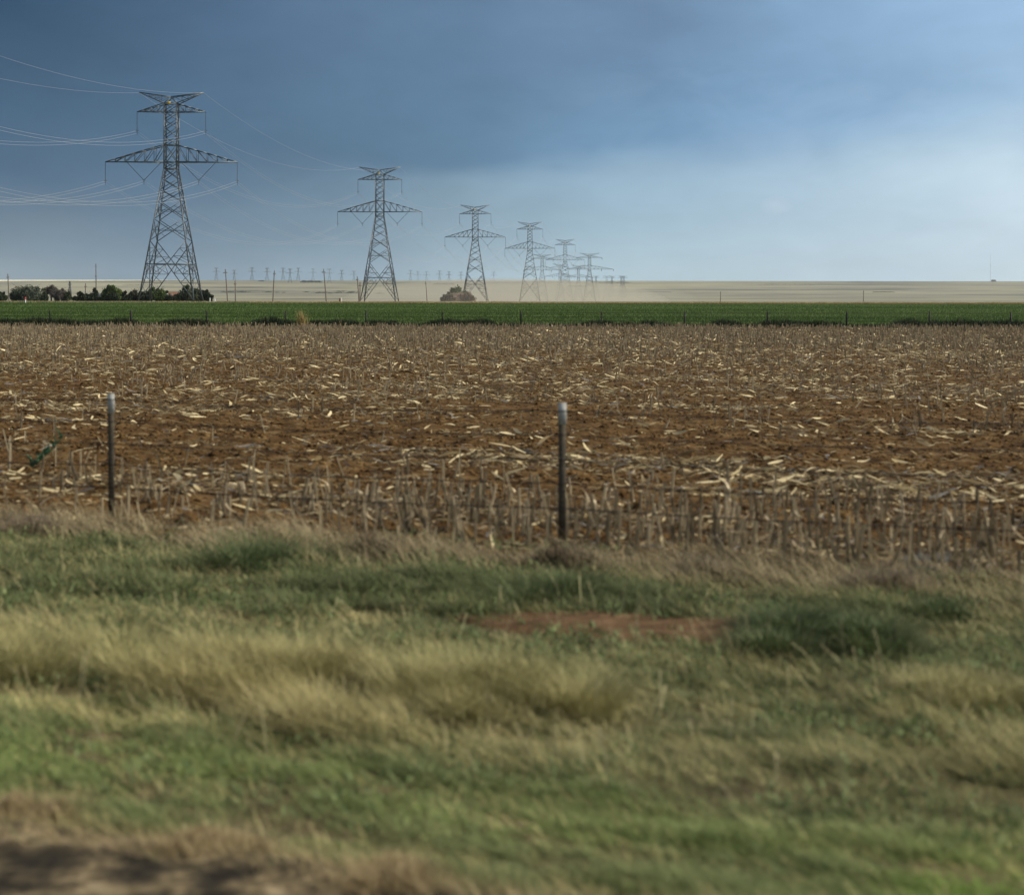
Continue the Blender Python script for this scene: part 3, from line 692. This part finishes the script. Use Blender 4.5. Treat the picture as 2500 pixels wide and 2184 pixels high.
# conductors
P0 = (pos[0][0] - 29.0, pos[0][1] - 205); Pm = (P0[0] - 29, P0[1] - 205)
line = [P0] + pos
def span(a, b, off, z, sag, za=0, zb_=0, n=36):
    t = np.linspace(0, 1, n); return np.stack([a[0] + (b[0] - a[0]) * t + off, a[1] + (b[1] - a[1]) * t, 2.15 + z + 4 * sag * (t * t - t)], -1)
wl = ['outermost left conductor under the wide crossarms', 'inner left conductor on the left V insulators', 'inner right conductor on the right V insulators', 'outermost right conductor under the wide crossarms', 'left conductor under the short upper crossarms', 'right conductor under the short upper crossarms']
for (x, z, vee), lb in zip(PH, wl):
    L = []
    for i in range(len(line) - 1):
        k_ = 1.6 if i == 4 and abs(x) > 10 else 1
        for dz in (.25, -.35):
            P = span(line[i], line[i + 1], x, z + dz, 10.2)
            L.append(tube('c', P, (.024 if i == 0 else .012 + .007 * i), None, k=4))
    o = join_tubes('power_line', L, M_wire); tag(o, lb + ' of the pylons', 'power line', 'twin wires strung between the pylons')
for x, lb in ((-7.45, 'left'), (7.45, 'right')):
    L = [tube('c', span(line[i], line[i + 1], x, 48.0, 7.0), (.020 if i == 0 else .016 + .008 * i), None, k=4) for i in range(len(line) - 1)]
    o = join_tubes('earth_wire', L, M_wire); tag(o, lb + ' single wire joining the very tops of the pylons', 'power line', 'earth wires along the pylon tops')

# ------------------------------------------------------------------ wooden poles and markers
gp = 'thin wooden poles beyond the wheat'
poles = [(19, 670, 22, 'slim wooden pole at the far left edge above the trees'), (209, 693, 208, 'short thin pole in front of the dark round tree at left'), (234, 645, 235, 'tallest wooden pole, left of the nearest pylon'),
         (483, 702, 480, 'short pole inside the right foot of the nearest pylon'), (550, 658, 556, 'pole leaning left, first to the right of the nearest pylon'),
         (574, 686, 575, 'short upright pole between two tall poles'), (670, 661, 666, 'tall pole leaning slightly right between first and second pylons'), (790, 657, 797, 'tall pole leaning left, nearest the second pylon'),
         (872, 675, 877, 'thin leaning pole touching the left foot of the second pylon'), (879, 689, 879, 'short T topped pole behind the left foot of the second pylon'),
         (1039, 687, 1043, 'faint short pole right of the second pylon'), (1759, 711, 1759, 'faint short pole on the plain right of centre'), (2108, 708, 2108, 'faint short pole on the plain at right')]
for i, (px, py, pb, lb) in enumerate(poles):
    d = 400 + 8 * (i % 4) if i < 11 else 900
    if i == 10: d = 600
    z0 = float(gz(np.array(0.), np.array(float(d)))); ht = hgt(py, d) - z0; xb_ = at(pb, d); dx = at(px, d) - xb_
    e = empty('utility_pole', (xb_, d, z0), lb, 'pole', gp)
    rad = .15 if i < 11 else .22
    v_, f_ = tube('p', [(0, 0, -.5), (dx * .5, 0, ht * .5), (dx, 0, ht)], [rad, rad * .85, rad * .65], None, k=8)
    mesh('pole', v_, f_, M_wood, e, smooth=True)
    b = Bars(); b.box((dx, .0, ht - (.9 if i != 2 else 3.2)), (.55 if i in (4, 7, 9) else .3, .06, .07)); b.build('crossbar', M_wood, e)
    for q in (-1, 1):
        v_, f_ = tube('n', [(dx + q * .25, 0, ht - .85), (dx + q * .25, 0, ht - .62)], [.05, .03], None, k=6); mesh('insulator', v_, f_, M_ins, e)
def marker(px, py0, py1, d, red, lb, rw=.11):
    z0 = hgt(py1, d); h = hgt(py0, d) - z0; e = empty('marker_post', (at(px, d), d, z0), lb, 'marker post', 'white marker posts beyond the wheat')
    hs = h * .55 if red else h * .9
    v_, f_ = tube('m', [(0, 0, -.3), (0, 0, hs)], [rw, rw], None, k=10); mesh('post', v_, f_, M_bwhite, e, smooth=True)
    v_, f_ = tube('m', [(0, 0, hs), (0, 0, h), (0, 0, h + .04)], [rw + .006, rw + .006, .02], None, k=10); mesh('cap', v_, f_, M_bred if red else M_bwhite, e, smooth=True)
marker(62, 727, 740, 338.8, True, 'red topped white marker post at the left edge of the wheat', .13)
marker(512.5, 728.5, 737, 360, False, 'white marker post beside the rightmost round tree, the left of a pair')
marker(524.5, 729.5, 737, 360, False, 'white marker post between round tree and leaning pole, the right of a pair')
marker(833.5, 728, 737, 360, False, 'lone white marker post left of the second pylon')
e = empty('marker_box', (at(829.5, 361), 361, 1.9), 'small rusty box standing beside the lone white marker post', 'box')
b = Bars(); b.box((0, 0, .35), (.16, .12, .45)); b.build('cabinet', plain('rust', (.16, .08, .06), .8), e); b = Bars(); b.box((0, 0, .82), (.19, .15, .03)); b.build('lid', M_wood, e)
# small lattice mast behind left trees
d = 1000; e = empty('lattice_mast', (at(170.5, d), d, 2.1), 'small dark lattice mast with a crossarm rising behind the left bushes', 'mast')
b = Bars(); ht = hgt(688, d) - 2.1
for s1 in (-1, 1):
    for s2 in (-1, 1): b.bar((s1 * 1.1, s2 * 1.1, 0), (s1 * .15, s2 * .15, ht), .25)
for z in np.arange(1, ht - 1, 1.5):
    w = 1.1 - .95 * z / ht; w2 = 1.1 - .95 * (z + 1.5) / ht
    for y in (-1, 1): b.bar((-w, y * w, z), (w2, y * w2, z + 1.5), .14); b.bar((w, y * w, z), (-w2, y * w2, z + 1.5), .14)
b.build('mast_frame', M_steel2, e); b = Bars(); zc = hgt(695.5, d) - 2.1; b.box((0, 0, zc), (1.25, .2, .2)); b.build('crossarm', M_steel2, e); b = Bars(); b.box((0, 0, ht - .6), (.45, .4, .7)); b.build('mast_head', M_steel2, e)
# thin radio mast on the right skyline with a small building
d = 6050; Xm = at(2418, d); zm = float(far_z(np.array(Xm), np.array(d)))
e = empty('radio_mast', (Xm, d, zm), 'hair thin tall radio mast on the right skyline', 'mast'); b = Bars(); b.bar((0, 0, 0), (0, 0, 100), .5, .3); b.build('mast_pole', M_steel2, e); b = Bars(); b.box((0, 0, 60), (1.2, 1.2, .4)); b.build('antenna', M_steel2, e)
def house(name, X, d, z, w, dp, h, rh, wallm, roofm, lb, rz=0, door=True):
    e = empty(name, (X, d, z), lb, 'building', None, rz)
    b = Bars(); b.box((0, 0, h / 2), (w / 2, dp / 2, h / 2)); b.build('wall', wallm, e)
    V = [(-w/2-.3, -dp/2-.4, h), (w/2+.3, -dp/2-.4, h), (w/2+.3, dp/2+.4, h), (-w/2-.3, dp/2+.4, h), (-w/2+1.2, 0, h+rh), (w/2-1.2, 0, h+rh)]
    me = [(0, 1, 5, 4), (2, 3, 4, 5)]; m = bpy.data.meshes.new('roof'); m.from_pydata(V, [], me + [(1, 2, 5), (3, 0, 4), (0, 3, 2, 1)]); m.materials.append(roofm)
    r = bpy.data.objects.new('roof', m); C.objects.link(r); r.parent = e
    b = Bars(); b.box((w * .15, -dp / 2 - .03, 1.05), (.5, .04, 1.05)); b.build('door', M_wood, e)
    for q in (-.3, -.05): b = Bars(); b.box((w * q, -dp / 2 - .03, 1.6), (.45, .04, .45)); b.build('window', M_ins, e)
    return e
house('farm_building', Xm + 6, d - 20, zm - 1, 16, 8, 5, 2.5, M_steel2, M_steel2, 'tiny dark building at the foot of the radio mast')
house('farmhouse', at(414, 428), 428, 2.02, 6.0, 6, 1.35, 1.15, plain('brown_wall', (.12, .08, .055), .9), plain('orange_tiles', (.22, .12, .07), .85, 0, 3, .2), 'low house with orange brown roof between the trees behind the nearest pylon')
house('shed', at(255, 424), 424, 2.02, 3.4, 4, .9, .75, plain('slate_wall', (.035, .045, .05), .8), plain('grey_roof', (.45, .46, .44), .7), 'small grey roofed shed left under the bright green tree')

# ------------------------------------------------------------------ trees
def make_tree(name, px0, px1, py, d, n, cols, lb, cat, leaf=(.22, .5), bare=False, shape='round', pyb=736.2, group='trees and bushes behind the wheat at left'):
    X = at((px0 + px1) / 2, d); w = (at(px1, d) - at(px0, d)) * 1.08; n = int(n * 1.35); z0 = hgt(pyb, d) if d < 2000 else float(far_z(np.array(X), np.array(float(d)))); H = hgt(py, d) - z0
    e = empty(name, (X, d, z0), lb, cat, group)
    L = []; nb = 7 if not bare else 26
    tr_h = H * .5; L.append(tube('t', [(0, 0, -.3), (.05, 0, tr_h * .5), (0, .05, tr_h), (.05, 0, H * .8)], [.14 + .02 * w, .12 + .015 * w, .10, .03], None, k=7))
    for i in range(nb):
        a = rng.uniform(0, 6.28); zt = H * rng.uniform(.1, .45); rr_ = w / 2 * rng.uniform(.5, .95); ze = H * rng.uniform(.45, .95)
        L.append(tube('t', [(0, 0, zt), (math.cos(a) * rr_ * .45, math.sin(a) * rr_ * .45, (zt + ze) / 2 + .1), (math.cos(a) * rr_, math.sin(a) * rr_, ze)], [.07, .045, .015], None, k=5))
    join_tubes('trunk', L, M_bark, e)
    # crown: leaf clusters around many lobes
    nl = int(16 + w * 3); la = rng.uniform(0, 6.28, nl); lr = np.sqrt(rng.random(nl)) * .95
    lx = np.cos(la) * lr * w / 2; ly = np.sin(la) * lr * w / 2 * .8
    if shape == 'cone': topz = H * (1 - .8 * lr)
    else: topz = H * (1 - .5 * lr ** 2.2) * rng.uniform(.8, 1.05, nl)
    lz = topz * rng.uniform(.12, .93, nl)
    rad = (.12 + .11 * rng.random(nl)) * min(w, H * 1.3)
    rad = np.minimum(rad, np.maximum(topz * 1.02 - lz, .25)); lz = np.maximum(lz, rad * .6)
    li = rng.integers(0, nl, n); g = rng.normal(0, 1, (n, 3)); g /= np.linalg.norm(g, axis=1)[:, None]; rd_ = rad[li] * rng.random(n) ** .35 * (1 + .18 * rng.normal(0, 1, n))
    P = np.stack([lx[li], ly[li], lz[li]], -1) + g * rd_[:, None]
    P[:, 2] = np.abs(P[:, 2]); P[:, 0] = P[:, 0].clip(-w / 2 * 1.15, w / 2 * 1.15)
    keep = P[:, 2] < H * 1.03; P = P[keep]; li = li[keep]; n = len(P)
    a = rng.normal(0, 1, (n, 3)); a /= np.linalg.norm(a, axis=1)[:, None]; b_ = np.cross(a, rng.normal(0, 1, (n, 3))); b_ /= np.linalg.norm(b_, axis=1)[:, None]
    s = rng.uniform(leaf[0], leaf[1], n)[:, None] / 2; asp = .22 if bare else .7
    Q = np.stack([P - a * s, P + b_ * s * asp, P + a * s, P - b_ * s * asp], 1)
    lobe = rng.normal(0, .2, nl)[li]; cf = np.clip(rng.random(n) * .8 + .1 + lobe, 0, 1)
    mesh('crown', Q, np.arange(n * 4).reshape(-1, 4), M_tree, e, col=np.repeat(mixcol(cols[0], cols[1], cf), 4, axis=0))
    return e
DK = ((.012, .020, .009), (.030, .044, .017)); OL = ((.03, .048, .018), (.085, .10, .05)); LG = ((.035, .062, .014), (.11, .155, .035)); GG = ((.05, .07, .045), (.135, .155, .105)); BR = ((.06, .052, .045), (.16, .14, .12))
make_tree('bush', -22, 18, 711, 402, 2600, OL, 'olive bush cut by the left edge', 'bush')
make_tree('bush', 27, 103, 688, 405, 8500, GG, 'widest grey green bush near the left edge', 'bush', (.2, .42))
make_tree('cedar_tree', 99, 116, 696, 400, 1800, OL, 'narrow dark green tree against the right side of the widest bush', 'tree', shape='cone')
make_tree('bare_bush', 108, 142, 692, 409, 3200, BR, 'tall brown leafless bush right of the widest bush', 'bush', (.3, .7), True)
make_tree('bare_bush', 132, 170, 701, 404, 3200, BR, 'lower brown leafless bush under the small lattice mast', 'bush', (.3, .7), True)
make_tree('cedar_tree', 156, 176, 700, 400, 1500, OL, 'small dark green tree at the foot of the small lattice mast', 'tree', shape='cone')
make_tree('cedar_tree', 180, 216, 713, 402, 3200, DK, 'low nearly black rounded tree left of the tallest pole', 'tree')
make_tree('cedar_tree', 211, 246, 700, 408, 4200, DK, 'nearly black pointed tree just behind the tallest pole', 'tree', shape='cone')
make_tree('leafy_tree', 250, 292, 692, 402, 5200, LG, 'bright green topped tree right of the tallest pole', 'tree')
make_tree('cedar_tree', 262, 290, 713, 399.5, 2600, DK, 'dark shrub in the shade of the bright green tree', 'shrub')
make_tree('cedar_tree', 288, 318, 707, 403, 3400, DK, 'nearly black tree right of the bright green tree', 'tree')
make_tree('cedar_tree', 312, 346, 698, 406, 4200, DK, 'tall nearly black tree by the left foot of the nearest pylon', 'tree', shape='cone')
make_tree('cedar_tree', 336, 368, 706, 404, 3400, DK, 'dark tree inside the left foot of the nearest pylon', 'tree')
make_tree('leafy_tree', 361, 408, 695, 408, 5600, LG, 'rounded green tree seen through the nearest pylon', 'tree')
make_tree('bush', 405, 442, 716, 403, 3400, DK, 'low dark bush in front of the orange roofed house', 'bush')
make_tree('leafy_tree', 438, 494, 691, 405, 6500, OL, 'wide dark olive tree inside the right foot of the nearest pylon', 'tree')
make_tree('cedar_tree', 488, 517.5, 707, 404, 4400, DK, 'dark round tree just right of the nearest pylon', 'tree')
make_tree('leafy_tree', 1092, 1144, 697, 812, 3600, LG, 'dome shaped green tree standing behind the reddish mound', 'tree', (.5, 1.1), group=None)
make_tree('bush', 1090, 1100, 707, 806, 500, BR, 'small dark shrub at the left shoulder of the reddish mound', 'shrub', (.4, .8), group=None)
# reddish earth mound
d = 800; prof = [(1076, 738), (1079, 726), (1090, 720), (1100, 717), (1120, 715.5), (1150, 715.5), (1154, 722), (1160, 733), (1163, 738)]
pxs = np.linspace(1076, 1163, 40); top = np.interp(pxs, [p[0] for p in prof], [p[1] for p in prof]) + .5 * np.sin(pxs * 1.3)
ty = np.linspace(-1, 1, 14); V = []
for p_, t_ in zip(pxs, top):
    for y in ty:
        hh = (hgt(t_, d) - 1.6) * (1 - abs(y) ** 2.4); V.append((at(p_, d), d + y * 7, 1.6 + hh + .7 * float(fbm(p_ * .35, y * 4 + 7, 3)) - .2))
tag(mesh('earth_mound', V, grid_faces(40, 14), plain('red_earth', (.15, .105, .075), .95, 0, .35, .25), smooth=True), 'broad flat topped mound of reddish brown earth left of the third pylon', 'mound')

make_tree('bush', 1078, 1112, 714.5, 793, 1500, ((.07, .06, .035), (.16, .13, .08)), 'brown scrub growing on the left slope of the reddish mound', 'shrub', (.4, .9), group=None, pyb=735.8)
make_tree('bush', 1120, 1158, 713.5, 795, 1500, ((.08, .06, .04), (.18, .12, .08)), 'brown scrub growing on the right half of the reddish mound', 'shrub', (.4, .9), group=None, pyb=735.8)
# far shrubs and shelterbelts on the plain
def far_row(px0, px1, py, hpx, lb, n=900):
    d = d_of_py(py); X0, X1 = at(px0, d), at(px1, d); Xc = (X0 + X1) / 2; z = float(far_z(np.array(Xc), np.array(d)))
    e = empty('tree_row', (Xc, d, z), lb, 'tree row', 'dark tree rows far away on the plain')
    h = hpx / F * d; w = X1 - X0
    P = np.stack([rng.uniform(-w / 2, w / 2, n), rng.uniform(-8, 8, n), rng.random(n)], -1)
    env = h * (.6 + .6 * vn(P[:, 0] / (h * 2), P[:, 0] * 0, int(px0))) * np.clip((w / 2 - np.abs(P[:, 0])) / (w * .12), .15, 1); P[:, 2] *= env
    a = rng.normal(0, 1, (n, 3)); a /= np.linalg.norm(a, axis=1)[:, None]; b_ = np.cross(a, rng.normal(0, 1, (n, 3))); b_ /= np.linalg.norm(b_, axis=1)[:, None]; s = rng.uniform(.35, .7, n)[:, None] * h * .5
    mesh('crown', np.stack([P - a * s, P + b_ * s * .7, P + a * s, P - b_ * s * .7], 1), np.arange(n * 4).reshape(-1, 4), M_tree, e, col=np.repeat(mixcol(DK[0], OL[1], rng.random(n)), 4, axis=0))
    b = Bars()
    for x in np.linspace(-w * .45, w * .45, 9): b.bar((x, 0, -1), (x, 0, h * .5), h * .06)
    b.build('trunk', M_bark, e)
far_row(733, 787, 690, 4.5, 'dark tree row below the skyline between the first and second pylons')
far_row(1056, 1111, 695, 3.2, 'dark tree row above the dome shaped green tree')
far_row(1385, 1432, 699.5, 2.4, 'dark tree row crossing behind the wide armed pylon')
far_row(1510, 1640, 713, 2.0, 'long thin dark tree row right of the small faint pylons')
far_row(2130, 2185, 712, 2.2, 'thin dark tree row on the plain at right')
far_row(1850, 1990, 694, 1.6, 'long faint tree row below the skyline right of centre')
far_row(630, 645, 687.5, 3, 'short dark clump of trees on the skyline left of the second pylon', 300)
far_row(300, 380, 697, 1.4, 'thin dark line of scrub behind the nearest pylon')
bs = [(545, 713.5), (560, 714), (590, 713.5), (655, 714), (676, 715), (692, 715), (748, 714), (779, 716), (792, 716), (806, 717), (822, 716), (826, 712), (830, 715), (836, 712), (852, 716), (860, 714), (871, 717), (925, 718), (935, 718), (960, 716)]
t0 = None
for i, (px, py) in enumerate(bs):
    d = d_of_py(py); X = at(px, d); z = float(far_z(np.array(X), np.array(d)))
    lb = 'tiny dark shrub dotted on the pale plain, ' + ORD[i] + ' of twenty'
    if t0 is None:
        n = 160; g = rng.normal(0, 1, (n, 3)) * np.array([3.4, 2.5, 1.0]); g[:, 2] = np.abs(g[:, 2]); a = rng.normal(0, 1, (n, 3)); a /= np.linalg.norm(a, axis=1)[:, None]; b_ = np.cross(a, rng.normal(0, 1, (n, 3))); b_ /= np.linalg.norm(b_, axis=1)[:, None]
        t0 = o = mesh('distant_shrub', np.stack([g - a * .8, g + b_ * .6, g + a * .8, g - b_ * .6], 1), np.arange(n * 4).reshape(-1, 4), M_tree, col=np.repeat(mixcol(DK[0], OL[1], rng.random(n)), 4, axis=0))
    else: o = t0.copy(); C.objects.link(o)
    o.location = (X, d, z); s = rng.uniform(.6, 1.2); o.scale = (s * rng.uniform(1, 2), s, s); tag(o, lb, 'shrub', 'tiny shrubs dotted over the pale plain')

# ------------------------------------------------------------------ haze and dust
def volmat(name, col, dens, an=.3):
    m = bpy.data.materials.new(name); m.use_nodes = True; nt = m.node_tree; nt.nodes.remove(nt.nodes['Principled BSDF'])
    v = nt.nodes.new('ShaderNodeVolumePrincipled'); v.inputs['Color'].default_value = tuple(col) + (1,); v.inputs['Density'].default_value = dens; v.inputs['Anisotropy'].default_value = an
    nt.links.new(v.outputs[0], nt.nodes['Material Output'].inputs['Volume']); return m
b = Bars(); b.box((0, 3850, 78), (7900, 4250, 80)); b.V = [np.array(v) for v in b.V]
o = b.build('haze', volmat('air_haze', (.86, .92, 1.0), 4.0e-5, .2)); tag(o, 'thin bluish haze over the whole plain', 'haze', kind='stuff')
def ellipsoid(name, c, r, mat, lb):
    u = np.linspace(0, math.pi, 17); w = np.linspace(0, 2 * math.pi, 33); U_, W_ = np.meshgrid(u, w, indexing='ij')
    V = np.stack([c[0] + r[0] * np.sin(U_) * np.cos(W_), c[1] + r[1] * np.sin(U_) * np.sin(W_), c[2] + r[2] * np.cos(U_)], -1)
    o = mesh(name, V, grid_faces(17, 33)[:, ::-1], mat, smooth=True); tag(o, lb, 'dust', 'drifting dust over the plain', kind='stuff')
MD = volmat('tan_dust', (.80, .75, .63), .0030, .2)
ellipsoid('dust_cloud', (-4, 1000, 1), (98, 270, 15), MD, 'pale tan dust drifting low around the feet of the middle pylons')
ellipsoid('dust_cloud', (60, 1900, 3), (150, 400, 22), volmat('tan_dust_far', (.84, .80, .70), .0005, .2), 'thin tan dust beyond the wide armed pylon')

# ------------------------------------------------------------------ world, sun, camera
w = bpy.data.worlds.new('World'); sc.world = w; w.use_nodes = True; nt = w.node_tree; N = nt.nodes; Lk = nt.links
bg = N['Background']; sky = N.new('ShaderNodeTexSky'); sky.sky_type = 'NISHITA'; sky.sun_disc = False; sky.sun_elevation = SUN_EL; sky.sun_rotation = SUN_AZ
sky.air_density = 1; sky.dust_density = 1.2
tc = N.new('ShaderNodeTexCoord'); sp = N.new('ShaderNodeSeparateXYZ'); Lk.new(tc.outputs['Generated'], sp.inputs[0])
def mth(op, a, b=None, c=None, clamp=False):
    m = N.new('ShaderNodeMath'); m.operation = op; m.use_clamp = clamp
    for i, q in enumerate((a, b, c)):
        if q is None: continue
        if isinstance(q, (int, float)): m.inputs[i].default_value = q
        else: Lk.new(q, m.inputs[i])
    return m.outputs[0]
az = mth('ARCTAN2', sp.outputs[0], sp.outputs[1]); el = mth('ARCSINE', sp.outputs[2])
def nz(sx, sz, scale, det=5, rough=.55, off=0, dist=0):
    cv = N.new('ShaderNodeCombineXYZ'); Lk.new(mth('MULTIPLY_ADD', az, sx, off), cv.inputs[0]); Lk.new(mth('MULTIPLY', el, sz), cv.inputs[1]); 
    n = N.new('ShaderNodeTexNoise'); n.inputs['Scale'].default_value = scale; n.inputs['Detail'].default_value = det; n.inputs['Roughness'].default_value = rough; n.inputs['Distortion'].default_value = dist
    Lk.new(cv.outputs[0], n.inputs['Vector']); return n.outputs['Fac']
def srgb(r, g, b): return tuple(((c / 255 + .055) / 1.055) ** 2.4 if c > 10 else c / 255 / 12.92 for c in (r, g, b)) + (1,)
def ramp(fac, stops):
    cr = N.new('ShaderNodeValToRGB'); e = cr.color_ramp.elements; e[0].position = stops[0][0]; e[0].color = stops[0][1]; e[1].position = stops[-1][0]; e[1].color = stops[-1][1]
    for p, c in stops[1:-1]: q = e.new(p); q.color = c
    Lk.new(fac, cr.inputs['Fac']); return cr.outputs['Color']
def mixc(f, a, b):
    m = N.new('ShaderNodeMix'); m.data_type = 'RGBA'
    if isinstance(f, (int, float)): m.inputs[0].default_value = f
    else: Lk.new(f, m.inputs[0])
    for s, q in ((6, a), (7, b)):
        if isinstance(q, tuple): m.inputs[s].default_value = q
        else: Lk.new(q, m.inputs[s])
    return m.outputs[2]
warp = nz(1.0, 2.2, 5.0, 4, .5, 3.0)
azw = mth('ADD', az, mth('MULTIPLY', mth('SUBTRACT', warp, .5), .22))
azn = mth('MULTIPLY_ADD', azw, 1 / .62, .5, True)      # -0.31..0.31 rad -> 0..1
hi = ramp(azn, [(0, srgb(50, 80, 108)), (.2, srgb(72, 100, 129)), (.42, srgb(90, 120, 150)), (.58, srgb(106, 136, 168)), (.78, srgb(132, 166, 200)), (1, srgb(158, 192, 226))])
mid = ramp(azn, [(0, srgb(70, 101, 129)), (.25, srgb(80, 112, 140)), (.45, srgb(94, 129, 158)), (.62, srgb(112, 150, 184)), (.8, srgb(128, 165, 198)), (1, srgb(158, 192, 220))])
low = ramp(azn, [(0, srgb(136, 154, 164)), (.13, srgb(120, 145, 164)), (.36, srgb(146, 172, 188)), (.55, srgb(176, 203, 215)), (.78, srgb(186, 210, 223)), (1, srgb(204, 223, 233))])
e1 = mth('ADD', el, mth('MULTIPLY', mth('SUBTRACT', nz(1.2, 3.0, 7, 5, .5, 9.0), .5), .022))
# cloud base: fairly sharp lower edge of the dark sheet near 5.2 degrees, softer to the right
sharp = mth('MULTIPLY_ADD', mth('ABSOLUTE', mth('SUBTRACT', azn, .42)), .075, .013)
mr = N.new('ShaderNodeMapRange'); mr.interpolation_type = 'SMOOTHSTEP'; Lk.new(e1, mr.inputs[0]); mr.inputs[1].default_value = .072
Lk.new(mth('ADD', sharp, .072), mr.inputs[2])
m2 = N.new('ShaderNodeMapRange'); m2.interpolation_type = 'SMOOTHSTEP'; Lk.new(e1, m2.inputs[0]); m2.inputs[1].default_value = .0; m2.inputs[2].default_value = .085
lowmid = mixc(m2.outputs[0], low, mixc(mth('MULTIPLY_ADD', azn, .75, .02, True), mid, low))
m3 = N.new('ShaderNodeMapRange'); m3.interpolation_type = 'SMOOTHSTEP'; Lk.new(e1, m3.inputs[0]); m3.inputs[1].default_value = .09; m3.inputs[2].default_value = .17
cl = mixc(mr.outputs[0], lowmid, mixc(m3.outputs[0], mid, hi))
# soft lighter wisps on the right
wp = mth('MULTIPLY', mth('MULTIPLY', mth('SUBTRACT', nz(1.0, 1.6, 9.0, 6, .6, 1.0, .6), .52), 2.2, None, True), mth('MULTIPLY_ADD', az, 2.6, .05, True), None, True)
cl = mixc(wp, cl, srgb(178, 200, 225))
# two faint small clouds
def puff(a0, e0, sx, sy, amt):
    dx = mth('DIVIDE', mth('SUBTRACT', az, a0), sx); dy = mth('DIVIDE', mth('SUBTRACT', el, e0), sy)
    r = mth('ADD', mth('MULTIPLY', dx, dx), mth('MULTIPLY', dy, dy)); g = mth('SUBTRACT', 1.0, r, None, True)
    return mth('MULTIPLY', mth('MULTIPLY', g, nz(3, 5, 30, 5, .6, a0)), amt, None, True)
for a0, e0, sx, sy, am in ((.160, .0575, .010, .006, .7), (.276, .060, .022, .008, .35), (.228, .050, .020, .007, .25)):
    cl = mixc(puff(a0, e0, sx, sy, am), cl, srgb(198, 212, 228))
# darker storm mottling on the left
dm = mth('MULTIPLY', mth('SUBTRACT', nz(.8, 2.6, 4.0, 5, .5, 5.0), .5), 1.0)
hsv = N.new('ShaderNodeHueSaturation'); Lk.new(cl, hsv.inputs['Color']); fine = mth('MULTIPLY', mth('SUBTRACT', nz(1.4, 3.2, 16.0, 7, .6, 8.0, .8), .5), .17)
Lk.new(mth('ADD', mth('MULTIPLY_ADD', dm, .46, 1.02), fine), hsv.inputs['Value'])
ns = N.new('ShaderNodeVectorMath'); ns.operation = 'SCALE'; Lk.new(sky.outputs[0], ns.inputs[0]); ns.inputs['Scale'].default_value = .09
mb = N.new('ShaderNodeMapRange'); mb.interpolation_type = 'SMOOTHSTEP'; Lk.new(el, mb.inputs[0]); mb.inputs[1].default_value = .22; mb.inputs[2].default_value = .6; mb.inputs[3].default_value = 1; mb.inputs[4].default_value = 0
upn = mth('MULTIPLY', mth('SUBTRACT', nz(1, 1.5, 3, 5, .6, 2), .35), 2.6, None, True)
upper = mixc(upn, ns.outputs[0], (.50, .50, .50, 1))
Lk.new(mixc(mb.outputs[0], upper, hsv.outputs[0]), bg.inputs['Color']); bg.inputs['Strength'].default_value = 1.0

sd = bpy.data.lights.new('sun', 'SUN'); sd.energy = 4.3; sd.angle = R(.6); sd.color = (1, .92, .79)
so = bpy.data.objects.new('sun', sd); C.objects.link(so)
from mathutils import Vector
dv = Vector((math.sin(SUN_AZ) * math.cos(SUN_EL), math.cos(SUN_AZ) * math.cos(SUN_EL), math.sin(SUN_EL)))
so.rotation_euler = dv.to_track_quat('Z', 'Y').to_euler()

cd = bpy.data.cameras.new('camera'); co = bpy.data.objects.new('camera', cd); C.objects.link(co); sc.camera = co
co.location = (0, 0, CZ); co.rotation_euler = (R(90), 0, 0)
co.rotation_euler = (R(90), R(0), 0)
from mathutils import Matrix
co.matrix_world = Matrix.Translation((0, 0, CZ)) @ Matrix.Rotation(R(90), 4, 'X') @ Matrix.Rotation(R(.075), 4, 'Z')
cd.sensor_fit = 'HORIZONTAL'; cd.sensor_width = 36; cd.lens = 36 * F / 2500; cd.shift_y = -(1092 - HY) / 2500; cd.clip_start = .1; cd.clip_end = 20000
cd.dof.use_dof = True; cd.dof.focus_distance = 150; cd.dof.aperture_fstop = 1.8
sc.view_settings.view_transform = 'Standard'; sc.view_settings.look = 'None'; sc.view_settings.exposure = 0; sc.view_settings.gamma = 1
sc.render.engine = 'CYCLES'
sc.cycles.use_denoising = True
try: sc.cycles.denoiser = 'OPENIMAGEDENOISE'
except Exception: pass
sc.cycles.max_bounces = 5; sc.cycles.diffuse_bounces = 2; sc.cycles.glossy_bounces = 2; sc.cycles.transmission_bounces = 3; sc.cycles.volume_bounces = 1; sc.cycles.transparent_max_bounces = 6
sc.cycles.use_adaptive_sampling = True; sc.cycles.adaptive_threshold = .02
sc.render.resolution_x = 1024; sc.render.resolution_y = 894
